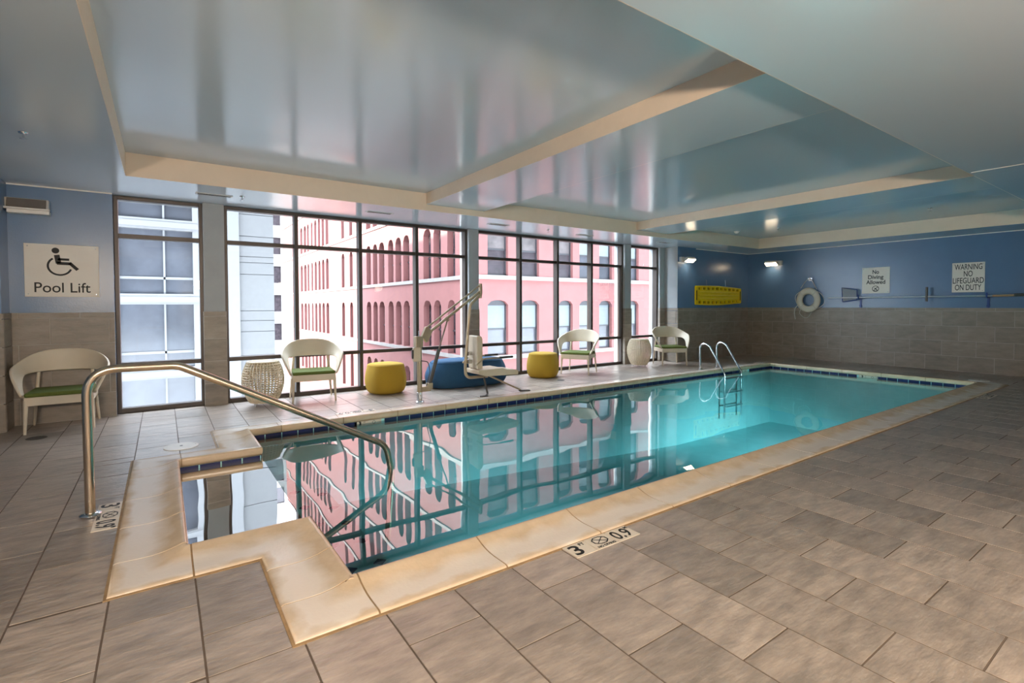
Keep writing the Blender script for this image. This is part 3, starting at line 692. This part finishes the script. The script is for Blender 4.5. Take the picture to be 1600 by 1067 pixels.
obj('seat_backrest', MB().prism([(0.785, 0.91), (0.90, 0.915), (0.945, 0.895), (0.965, 0.86), (0.958, 0.43), (0.79, 0.43)], -0.20, 0.16, lambda x, y, z: (0.80+(x-0.785)*0.55+0.10*(z+0.2), YS+z*0.9, y)), m_lift, t, bevel=0.012)
obj('seat_pan', MB().prism([(0.80, 0.415), (1.24, 0.42), (1.30, 0.395), (1.50, 0.375), (1.525, 0.355), (1.52, 0.30), (0.95, 0.315), (0.80, 0.36)], YS-0.21, YS+0.19, lambda x, y, z: (x, z, y)), m_lift, t, bevel=0.012)
for s in (-1, 1):
    obj('armrest', MB().tube(arcfil([LP(3.73, 0.49, YS+0.2*s), LP(3.85, 0.58, YS+0.21*s), LP(4.36, 0.58, YS+0.21*s)], 0.08, 6), 0.012, 10), m_liftm, t, smooth=True)
    obj('arm_grip', MB().tube([LP(4.13, 0.58, YS+0.21*s), LP(4.37, 0.58, YS+0.21*s)], 0.018, 10), m_dark, t, smooth=True)
for z in (0.50, 0.62): obj('back_bracket', MB().box(0.74, 0.80, YS-0.04, YS+0.04, z, z+0.06), m_chrome, t, bevel=0.004)
obj('foot_strut', MB().tube(arcfil([LP(3.98, 0.30, YS), LP(4.0, 0.03, YS-0.08), LP(3.92, 0.02, YS-0.16)], 0.03, 5), 0.015, 10), m_dark, t, smooth=True)
obj('foot_strut', MB().tube([LP(4.08, 0.29, YS), LP(4.60, 0.035, YS-0.10)], 0.014, 10), m_liftm, t, smooth=True)
obj('foot_pad', MB().obox((1.70, YS-0.12, 0.022), (0.09, -0.01, -0.005), (0.004, 0.03, 0), (0, 0, 0.012)), m_dark, t, bevel=0.004)
obj('foot_pad', MB().obox((0.93, YS-0.16, 0.016), (0.055, 0.0, 0), (0, 0.03, 0), (0, 0, 0.012)), m_dark, t, bevel=0.004)

# ------------------------------------------------------------------ pool ladder
t = thing('pool_ladder', 'polished steel pool ladder at the far corner of the pool', 'ladder', (9.63, 6.42, 0))
for sx in (-1, 1):
    P = arcfil([(sx*.30, 0, 0), (sx*.30, 0.01, 0.50), (sx*.30, -0.10, 0.56), (sx*.30, -0.22, 0.50), (sx*.30, -0.56, -0.04), (sx*.30, -0.56, -0.95)], 0.11, 8)
    obj('side_rail', MB().tube(P, 0.021, 14), m_chrome, t, smooth=True)
    f_ = obj('floor_flange', MB().lathe([(0.05, 0), (0.05, 0.006), (0.035, 0.014), (0.022, 0.016)], 20), m_chrome, t, smooth=True); f_.location = (sx*.30, 0, 0)
for z in (-0.14, -0.42, -0.70): obj('tread', MB().box(-.29, .29, -0.61, -0.52, z-0.015, z+0.01), m_chrome, t, bevel=0.004)

# ------------------------------------------------------------------ wall equipment on the right
t = thing('life_ring', 'white life ring with rope hanging from a wall hook', 'life ring', (XR-0.085, 6.03, 1.475))
rg = MB(); Rm, rr = 0.208, 0.074; V = []; Fc = []
for i in range(40):
    for k in range(14):
        a, b_ = 2*pi*i/40, 2*pi*k/14; V.append((rr*0.72*sin(b_), (Rm+rr*cos(b_))*cos(a), (Rm+rr*cos(b_))*sin(a)))
        Fc.append((i*14+k, ((i+1) % 40)*14+k, ((i+1) % 40)*14+(k+1) % 14, i*14+(k+1) % 14))
o = obj('foam_ring', rg.add(V, Fc), m_buoy, t, smooth='all'); o.scale = (1, 1, 1.09)
for a in (45, 135, 225, 315):
    a = radians(a); c_ = Vector((0, cos(a), sin(a)*1.09)); tt = Vector((0, -sin(a), cos(a)))
    obj('rope_band', MB().tube([c_*Rm+c_*(rr*1.03)*cos(2*pi*k/16)+Vector((1, 0, 0))*rr*0.75*sin(2*pi*k/16) for k in range(16)], 0.006, 6, closed=True), m_rope, t, smooth='all')
obj('grab_rope', MB().tube(catmull([(0, -0.2, 0.215), (0, -0.30, 0.14), (0.01, -0.36, 0.0), (0.01, -0.34, -0.11), (0, -0.21, -0.21)], 6), 0.007, 6), m_rope, t, smooth='all')
obj('grab_rope', MB().tube(catmull([(0, 0.2, 0.215), (0, 0.30, 0.12), (0.01, 0.31, 0.0), (0, 0.22, -0.2)], 6), 0.006, 6), m_rope, t, smooth='all')
obj('hanging_line', MB().tube(catmull([(0.03, 0.20, 0.30), (0.03, 0.0, 0.53), (0.03, -0.18, 0.26)], 6), 0.006, 6), m_rope, t, smooth='all')
obj('strap_end', MB().tube(catmull([(0.0, 0.24, -0.12), (0.0, 0.31, -0.2), (0, 0.33, -0.33), (0, 0.305, -0.48)], 6), 0.012, 6), m_rope, t, smooth='all')
obj('loop_line', MB().tube(catmull([(0, 0.18, -0.22), (0, 0.2, -0.33), (0, 0.10, -0.43), (0, 0.0, -0.42), (0, -0.08, -0.3)], 6), 0.006, 6), m_rope, t, smooth='all')
t = thing('wall_hook', 'small chrome double hook above the life ring', 'hook', (XR, 6.03, 2.0))
obj('hook_plate', MB().box(-0.012, 0.0, -0.05, 0.05, -0.05, 0.03), m_chrome, t, bevel=0.004)
for s in (-1, 1): obj('hook_prong', MB().tube(arcfil([(-0.005, s*.03, -0.01), (-0.08, s*.035, -0.03), (-0.09, s*.035, 0.04)], 0.03, 5), 0.009, 8), m_chrome, t, smooth=True)
# spine board on the recess wall
t = thing('spine_board', 'yellow plastic rescue spine board hung on blue wall', 'rescue board', (10.79, YK-0.055, 1.6))
def facade(u0, u1, z0, z1, ops, depth, fn, arcs=6):
    """wall sheet with openings (a,b,zb,zt,rise); reveals of the given depth; columns must share their u-range"""
    b_ = MB(); us = sorted(set([u0, u1]+[o[0] for o in ops]+[o[1] for o in ops]))
    def quad(p): b_.add([fn(*q) for q in p], [tuple(range(len(p)))])
    for a, c_ in zip(us[:-1], us[1:]):
        mid = (a+c_)/2; inn = sorted([o for o in ops if o[0] < mid < o[1]], key=lambda o: o[2]); cur = [(a, z0), (c_, z0)]
        for o in inn+[None]:
            if o is None: topl = [(a, z1), (c_, z1)]
            else: topl = [(a, o[2]), (c_, o[2])]
            for i in range(len(cur)-1):
                x0, x1 = cur[i][0], cur[i+1][0]
                quad([(x0, cur[i][1], 0), (x1, cur[i+1][1], 0), (x1, topl[1][1], 0), (x0, topl[0][1], 0)])
            if o is not None:
                if o[4] > 0: cur = [(a+(c_-a)*k/arcs, o[3]-o[4]+o[4]*sqrt(max(0, 1-(2*k/arcs-1)**2))) for k in range(arcs+1)]
                else: cur = [(a, o[3]), (c_, o[3])]
                ring = [(a, o[2])]+cur+[(c_, o[2])]
                for i in range(len(ring)):
                    p, q = ring[i], ring[(i+1) % len(ring)]
                    quad([(p[0], p[1], 0), (p[0], p[1], depth), (q[0], q[1], depth), (q[0], q[1], 0)])
    return b_
ops = []
for k in range(10):
    a = 0.12+0.183*k; ops += [(a, a+0.10, -0.200, -0.140, 0), (a, a+0.10, 0.140, 0.200, 0)]
def taper(u): 
    q = u/1.98; return (0.98+0.06*sin(pi*min(1, q*1.2))) if q < 0.5 else 1.04-0.22*(q-0.5)*2
bf = lambda u, z, d: (u, -0.03+d, z*taper(u))
b_ = facade(0, 1.98, -0.22, 0.22, ops, 0.05, bf)
obj('board_body', b_, m_board, t)
rim = MB()
for u0, u1, zz in ((0, 1.98, -0.22), (0, 1.98, 0.22)):
    rim.tube([(u0+(u1-u0)*k/16, -0.015, zz*taper(u0+(u1-u0)*k/16)) for k in range(17)], 0.02, 8)
rim.tube([(0, -0.015, -0.215), (0, -0.015, 0.215)], 0.02, 8); rim.tube([(1.98, -0.015, -0.18), (1.98, -0.015, 0.18)], 0.02, 8)
obj('rim', rim, m_board, t, smooth=True)
for zz in (-0.085, 0.0, 0.085): obj('rib', MB().tube([(0.12, -0.032, zz), (1.85, -0.032, zz*0.9)], 0.014, 8), m_board, t, smooth=True)
obj('slot_shade_sheet', MB().prism([(0.02, -0.205), (1.2, -0.21), (1.95, -0.175), (1.95, 0.175), (1.2, 0.21), (0.02, 0.205)], 0.022, 0.028, lambda x, y, z: (x, z, y)), m_slot, t)  # near-black sheet behind the slots, their shade put in as colour
for x in (0.02, 1.93): obj('end_pad', MB().box(x, x+0.025, -0.038, -0.028, -0.12, 0.12), m_slot, t)
for x in (0.50, 1.32): obj('hanging_wire', MB().tube([(x, 0.0, 0.2), (x, 0.02, 0.40)], 0.006, 6), m_chrome, t)
# poles on blue brackets
def pole_bracket(y, label):
    t = thing('pole_bracket', label, 'bracket', (XR, y, 1.29), 0, 'blue plastic pole brackets')
    obj('back_plate', MB().box(-0.015, 0.0, -0.02, 0.02, 0.0, 0.27), m_bluep, t, bevel=0.004)
    obj('hook_arm', MB().tube(arcfil([(-0.01, 0, 0.20), (-0.09, 0, 0.20), (-0.15, 0, 0.20), (-0.16, 0, 0.30)], 0.04, 5), 0.014, 8), m_bluep, t, smooth=True)
    obj('lower_clip', MB().box(-0.035, 0, -0.026, 0.026, 0.02, 0.06), m_bluep, t, bevel=0.006)
pole_bracket(4.915, 'blue plastic wall bracket under the net frame'); pole_bracket(2.73, 'blue plastic wall bracket under the warning sign')
t = thing('skimmer_net', 'leaf skimmer net on a long aluminium pole resting on wall brackets', 'skimmer net', (XR-0.075, 4.95, 1.523))
obj('pole', MB().tube([(0, 0.02, 0.0), (0, -3.4, 0.0)], 0.017, 10), m_alum, t, smooth=True)
net = [(0.34, 0.235), (0.02, 0.18), (0.02, -0.05), (0.32, -0.10)]
netp = arcfil([(0, y, z) for y, z in net+net[:1]], 0.02, 3)
obj('net_frame', MB().tube(netp[:-1], 0.011, 8, closed=True), m_bluep, t, smooth=True)
def netmat():
    m = bpy.data.materials.new('grey_net_mesh'); m.use_nodes = True; N = m.node_tree.nodes; L = m.node_tree.links
    tr = N.new('ShaderNodeBsdfTransparent'); mx = N.new('ShaderNodeMixShader'); N['Principled BSDF'].inputs['Base Color'].default_value = (0.32, 0.33, 0.32, 1)
    ck = N.new('ShaderNodeTexChecker'); ck.inputs['Scale'].default_value = 220; tc = N.new('ShaderNodeTexCoord'); L.new(tc.outputs['Object'], ck.inputs[0])
    L.new(ck.outputs['Fac'], mx.inputs[0]); L.new(N['Principled BSDF'].outputs[0], mx.inputs[1]); L.new(tr.outputs[0], mx.inputs[2]); L.new(mx.outputs[0], N['Material Output'].inputs[0]); return m
ng = []
for i in range(7):
    for j in range(7):
        u_, v_ = i/6, j/6; p = (Vector(net[0])*(1-u_)+Vector(net[1])*u_)*(1-v_)+(Vector(net[3])*(1-u_)+Vector(net[2])*u_)*v_
        ng.append((0.05*sin(pi*u_)*sin(pi*v_), p.x, p.y))
obj('net', MB().add(ng, [(i*7+j, (i+1)*7+j, (i+1)*7+j+1, i*7+j+1) for i in range(6) for j in range(6)]), netmat(), t, smooth='all')
t = thing('brush_pole', 'telescopic pole with a black scrub bar and wooden handle end', 'pole', (XR-0.118, 4.95, 1.523))
obj('pole', MB().tube([(0, 0.62, 0.0), (0, -2.35, 0.0)], 0.014, 10), m_alum, t, smooth=True)
obj('handle', MB().tube([(0, -2.3, 0.0), (0, -2.75, 0.012)], 0.019, 10), m_wood, t, smooth=True)
obj('grip', MB().tube([(0, -2.6, 0.012), (0, -3.3, 0.02)], 0.026, 10), m_dark, t, smooth=True)
obj('scrub_bar', MB().box(-0.03, 0.02, -1.30, -1.265, -0.10, 0.20), m_dark, t, bevel=0.006)

# ------------------------------------------------------------------ wall lamps
def wall_lamp(label, loc, rz, lit=True, flip=1, energy=0):
    t = thing('wall_floodlight', label, 'wall light', loc, rz, 'wall floodlights')
    obj('housing', MB().box(-0.20*flip, -0.02*flip, -0.07, 0.0, -0.06, 0.055) if lit else MB().box(-0.185, 0.185, -0.10, 0.0, -0.045, 0.08), m_lampbox, t, bevel=0.008)
    if lit:
        c_ = Vector((0.04*flip, -0.12, -0.005))
        obj('reflector', MB().obox(c_, (0.16, 0, 0), (0, 0.055, -0.03), (0, 0.012, 0.03)), m_lampbox, t, bevel=0.006)
        obj('lens', MB().obox(c_+Vector((0, -0.028, -0.030)), (0.145, 0, 0), (0, 0.045, -0.035), (0, 0.004, 0.004)), m_lit, t)
        ld = bpy.data.lights.new('lamp', 'SPOT'); ld.energy = energy; ld.color = (1, 0.80, 0.58); ld.spot_size = radians(140); ld.spot_blend = 0.9; ld.shadow_soft_size = 0.08
        lo = bpy.data.objects.new('lamp', ld); COL.objects.link(lo); lo.parent = t; lo.location = c_+Vector((0, -0.08, -0.07)); lo.rotation_euler = (radians(40), 0, 0)
    else:
        obj('lens', MB().obox((0, -0.115, 0.022), (0.165, 0, 0), (0, -0.022, -0.05), (0, -0.008, 0.004)), m_lens, t, bevel=0.002)
        obj('lower_shelf', MB().box(-0.195, 0.195, -0.15, -0.09, -0.05, -0.03).box(-0.165, 0.19, -0.12, 0.0, -0.09, -0.05), m_white, t, bevel=0.004)
    return t
wall_lamp('lit floodlight on the blue chase beside the yellow spine board', (10.36, 7.59, 2.455), 0, True, 1, 5)
wall_lamp('lit floodlight on the back wall above the room corner', (XR, 6.90, 2.455), -pi/2, True, -1, 5)
wall_lamp('unlit white floodlight high on blue wall above the Pool Lift sign', (-1.238, 7.93, 2.505), 0, False)
# fill lamps added on the unseen wall behind the camera to warm the room
m_shade = mat('warm_fill_lamp_glass', (1, 0.85, 0.7), 0.4, emit=(1, 0.72, 0.46), est=5)
for x, e, lab in ((-1.4, 460, 'added warm fill lamp on the near wall at its left end'), (0.9, 420, 'added warm fill lamp on the near wall behind the pool steps'), (3.2, 85, 'added warm fill lamp on the near wall opposite the pool lift'), (6.4, 8, 'added warm fill lamp on the near wall opposite the pool ladder')):
    t = thing('fill_lamp', lab, 'wall light', (x, YN, 2.0), 0, 'added fill lamps on the near wall')
    obj('back_plate', MB().box(-0.06, 0.06, 0, 0.03, -0.12, 0.12), m_chrome, t, bevel=0.005)
    obj('glass_shade', MB().lathe([(0.05, -0.14), (0.075, -0.12), (0.085, 0.0), (0.075, 0.12), (0.05, 0.14)], 20, cy=0.12), m_shade, t, smooth=True)
    obj('stem', MB().tube([(0, 0.0, 0), (0, 0.06, 0)], 0.015, 8), m_chrome, t)
    ld = bpy.data.lights.new('fill_lamp_light', 'POINT'); ld.energy = e; ld.color = (1, 0.77, 0.55); ld.shadow_soft_size = 0.12
    lo = bpy.data.objects.new('fill_lamp_light', ld); COL.objects.link(lo); lo.parent = t; lo.location = (0, 0.36, 0.0)

# ------------------------------------------------------------------ small ceiling and floor fittings
for x, y, lab in ((0.56, 7.32, 'slot air vent in the ceiling above the first pillar'), (2.69, 7.32, 'slot air vent in the ceiling above the second window pane with flare'), (4.78, 7.27, 'slot air vent in the ceiling above the pillar behind the lift'), (6.93, 7.40, 'slot air vent in the ceiling above the sideways chair'), (9.18, 7.27, 'slot air vent in the ceiling above the far drum table')):
    t = thing('ceiling_vent', lab, 'vent', (x, y, ZS), 0, 'slot vents along the window soffit')
    obj('frame', MB().box(-.20, .20, -.055, .055, -0.008, 0.0), m_vent, t, bevel=0.002, seg=1)
    for k in (-1, 0, 1): obj('slot', MB().box(-.18, .18, k*.03-.009, k*.03+.009, -0.0095, -0.0075), m_ventd, t)
for x, y, z, lab in ((-0.89, 5.57, ZS, 'fire sprinkler in the ceiling at the upper left corner'), (0.86, 7.25, ZS, 'fire sprinkler beside the first slot vent'), (5.88, 7.26, ZS, 'fire sprinkler between two vents above the right windows'), (10.87, 5.6, ZT, 'fire sprinkler in the last ceiling tray near floodlight reflection'), (10.8, 2.99, ZT, 'fire sprinkler in the dark part of the last ceiling tray')):
    t = thing('fire_sprinkler', lab, 'sprinkler', (x, y, z), 0, 'pendant fire sprinklers')
    obj('escutcheon', MB().lathe([(0.01, -0.010), (0.028, -0.008), (0.032, 0.0), (0.01, 0.0)], 16), m_chrome, t, smooth=True)
    obj('body', MB().tube([(0, 0, 0), (0, 0, -0.045)], 0.008, 8), m_chrome, t)
    obj('deflector', MB().lathe([(0.024, -0.050), (0.024, -0.046), (0.005, -0.045)], 12), m_chrome, t)
t = thing('smoke_detector', 'small round white detector in the last ceiling tray', 'detector', (10.61, 6.40, ZT))
obj('base', MB().lathe([(0.05, -0.015), (0.06, -0.005), (0.06, 0.0), (0.01, 0)], 20), m_white, t, smooth=True)
obj('dome', MB().lathe([(0.01, -0.045), (0.03, -0.042), (0.045, -0.028), (0.048, -0.014), (0.01, -0.014)], 20), m_white, t, smooth=True)
for x, y, r, lab in ((0.13, 5.80, 0.145, 'round white skimmer lid on the deck left of the alcove'), (11.93, 2.56, 0.14, 'round white skimmer lid on the dark deck by the end wall')):
    t = thing('skimmer_cover', lab, 'skimmer cover', (x, y, 0.0), 0, 'pool skimmer lids')
    obj('ring', MB().lathe([(r, 0.0), (r, 0.006), (r-0.012, 0.010), (r-0.025, 0.008), (r-0.025, 0)], 32), m_lid, t, smooth=True)
    obj('cover', MB().lathe([(r-0.027, 0.0), (r-0.027, 0.008), (r*0.5, 0.010), (0.01, 0.010)], 32), m_lid, t, smooth=True)
    obj('finger_hole', MB().lathe([(0.014, 0.010), (0.012, 0.0112), (0.003, 0.0112)], 12), m_ventd, t)
for x, y, r, lab in ((-1.09, 7.05, 0.085, 'dark round floor drain in front of the chair under Pool Lift sign'), (5.92, 6.95, 0.07, 'dark round floor drain in front of the farther mustard pouf')):
    t = thing('floor_drain', lab, 'drain', (x, y, 0), 0, 'round floor drains')
    obj('ring', MB().lathe([(r, 0.0), (r, 0.003), (r-0.01, 0.004), (r-0.012, 0.0)], 24), m_dark, t)
    for k in range(-3, 4):
        hx = sqrt(max(0, (r-0.012)**2-(k*r*0.25)**2)); obj('bar', MB().box(-hx, hx, k*r*0.25-0.006, k*r*0.25+0.006, 0, 0.003), m_dark, t)

# ------------------------------------------------------------------ outside: street and buildings
struct('street', MB().box(-60, 90, D+0.4, 140, -8.6, -8.5), m_street)
SILLS = [-6.05, -1.50, 3.08, 7.65, 12.2, 16.8, 21.4]
# pink brick building: front face on Y=24 (towards the pool), side face on X=14.05
pb = thing('pink_brick_building', 'pink painted brick building with arched windows and white stone bands', 'building', (14.05, 24.0, 0))
RX = [(1.0, 2.40), (3.31, 4.67), (6.2, 7.39), (7.95, 9.15), (9.71, 10.90), (12.35, 13.57), (15.0, 16.2)]
LY = [(1.94, 2.91), (3.77, 4.78), (5.15, 6.28), (8.55, 9.60), (10.0, 11.05), (11.47, 12.5), (13.3, 14.44), (14.83, 15.82), (16.34, 17.4), (21.09, 21.97), (23.55, 24.44),
      (28.95, 30.02), (30.6, 31.56), (32.18, 33.09), (33.74, 34.69), (35.47, 36.17), (37.19, 38.03), (38.56, 39.77), (40.44, 41.59), (43.5, 44.4), (45.2, 46.1)]
opsR = [(a, b_, s, s+3.17, 0.27) for a, b_ in RX for s in SILLS[:5]]; opsL = [(a, b_, s, s+3.20, 0.40) for a, b_ in LY for s in SILLS]
obj('front_wall', facade(0, 20, -8.5, 15.6, opsR, 0.30, lambda u, z, d: (u, d, z)), m_pink, pb)
obj('side_wall', facade(0, 8, -8.5, 15.6, [o for o in opsL if o[1] < 8 and o[3] < 15.5], 0.45, lambda u, z, d: (d, u, z)), m_pink, pb)
obj('rear_side_wall', facade(8, 52, -8.5, 26, [o for o in opsL if o[0] > 8], 0.45, lambda u, z, d: (d, u, z)), m_pink, pb)
obj('roof', MB().box(0, 20, 0, 8, 15.4, 15.6).box(0, 20, 8, 52, 25.8, 26).box(0, 20, 8, 8.1, 15.4, 26), m_band, pb)
for s in SILLS[1:]:
    if s < 14: obj('stone_band', MB().box(-0.09, 20, -0.09, 0.02, s-0.23, s), m_band, pb)
    obj('stone_band', MB().box(-0.09, 0.02, 0.02 if s < 14 else 8.0, 52, s-0.23, s), m_band, pb)
for a, b_ in RX:
    for i, s in enumerate(SILLS[:4]):
        w_ = b_-a; c_ = (a+b_)/2; fr = MB()
        for x0, x1, z0, z1 in ((0, w_, 0, 0.09), (0, 0.08, 0, 3.17), (w_-0.08, w_, 0, 3.17), (0, w_, 1.46, 1.55), (0, w_, 2.86, 3.17)): fr.box(a+x0, a+x1, 0.22, 0.29, s+z0, s+z1)
        f_ = obj('window_sash', fr, m_sash, pb)
        lo_, hi_ = (m_blind, m_blind) if i == 1 or a > 7.5 else (m_dglass, m_curt)
        obj('lower_pane', MB().box(a+0.06, b_-0.06, 0.27, 0.28, s+0.05, s+1.5), m_lbg if lo_ is m_blind else lo_, f_); obj('upper_pane', MB().box(a+0.06, b_-0.06, 0.27, 0.28, s+1.5, s+3.1), hi_, f_)
for a, b_ in LY:
    for s in SILLS:
        if a < 8 and s > 14: continue
        f_ = obj('narrow_window', MB().add([(0.40, a, s), (0.40, b_, s), (0.40, b_, s+3.2), (0.40, a, s+3.2)], [(0, 1, 2, 3)]), m_dglass, pb)
        obj('sash_bar', MB().box(0.34, 0.39, a, b_, s+1.3, s+1.4), m_sash, f_)
# pale office building across the street on the left
ob = thing('pale_office_building', 'pale grey office building with white window grid across the street', 'building', (-14, 22.0, 0))
cols = []; x = 1.015+14-0.05
while x > 0.6:
    cols.append((x-2.19+0.0, x)); x -= 2.45
fl = [1.81-2.68*k for k in range(-2, 4)]
opsO = [(max(0.2, a), b_, z, z+2.30, 0) for a, b_ in cols for z in fl]
obj('front_wall', facade(0, 15.18, -8.5, 10.4, opsO, 0.22, lambda u, z, d: (u, d, z)), m_lbw, ob)
for a, b_ in cols:
    a = max(0.2, a)
    for z in fl:
        g_ = obj('window', MB().add([(a, 0.2, z), (b_, 0.2, z), (b_, 0.2, z+2.3), (a, 0.2, z+2.3)], [(0, 1, 2, 3)]), m_lbg, ob)
        obj('mullion', MB().box(b_-0.905, b_-0.845, 0.12, 0.2, z, z+2.3), m_lbw, g_); obj('transom', MB().box(a, b_, 0.12, 0.2, z+0.52, z+0.61), m_lbw, g_)
for z in fl: obj('spandrel_ledge', MB().box(0, 15.18, -0.05, 0.0, z-0.30, z-0.10), m_lbw, ob)
obj('corner_column', MB().box(16.05, 16.47, -0.12, 0.3, -8.5, 10.4), m_lbw, ob)
obj('back_panel', MB().box(15.18, 17.69, 0.06, 0.12, -8.5, 10.4), m_lbp, ob)
obj('side_wall', MB().box(17.6, 17.71, 0.06, 22, -8.5, 10.4), m_lbp, ob); obj('rear_wall', MB().box(0, 17.71, 22, 22.1, -8.5, 10.4), m_lbp, ob); obj('end_wall', MB().box(0, 0.1, 0.3, 22, -8.5, 10.4), m_lbp, ob); obj('roof', MB().box(0, 17.71, 0.3, 22, 10.2, 10.4), m_lbp, ob)
zz = [-8.5, -6.1, -3.6, -2.2, -0.573, 0.367, 0.793, 1.176, 2.6, 3.06, 3.29, 4.08, 4.93, 6.4, 7.8, 9.3, 10.4]
for a, b_ in zip(zz[:-1], zz[1:]): obj('cladding_panel', MB().box(16.48, 17.70, 0.0, 0.06, a+0.012, b_-0.012), m_lbp, ob)
# sunlit building closing the side street
eb = thing('street_end_building', 'sunlit pale building with small windows closing the side street', 'building', (-12, 86, 0))
SW = [(a, a+1.2) for a in [1.5+3.1*k for k in range(12)]]
opsE = [(a, b_, s, s+2.6, 0) for a, b_ in SW for s in (-4, 0.5, 5, 9.5, 14, 18.5, 23, 27.5)]
obj('front_wall', facade(0, 40, -8.5, 40, opsE, 0.3, lambda u, z, d: (u, d, z)), m_band, eb)
for a, b_ in SW:
    for s in (-4, 0.5, 5, 9.5, 14, 18.5, 23, 27.5): obj('window', MB().add([(a, 0.28, s), (b_, 0.28, s), (b_, 0.28, s+2.6), (a, 0.28, s+2.6)], [(0, 1, 2, 3)]), m_dglass, eb)
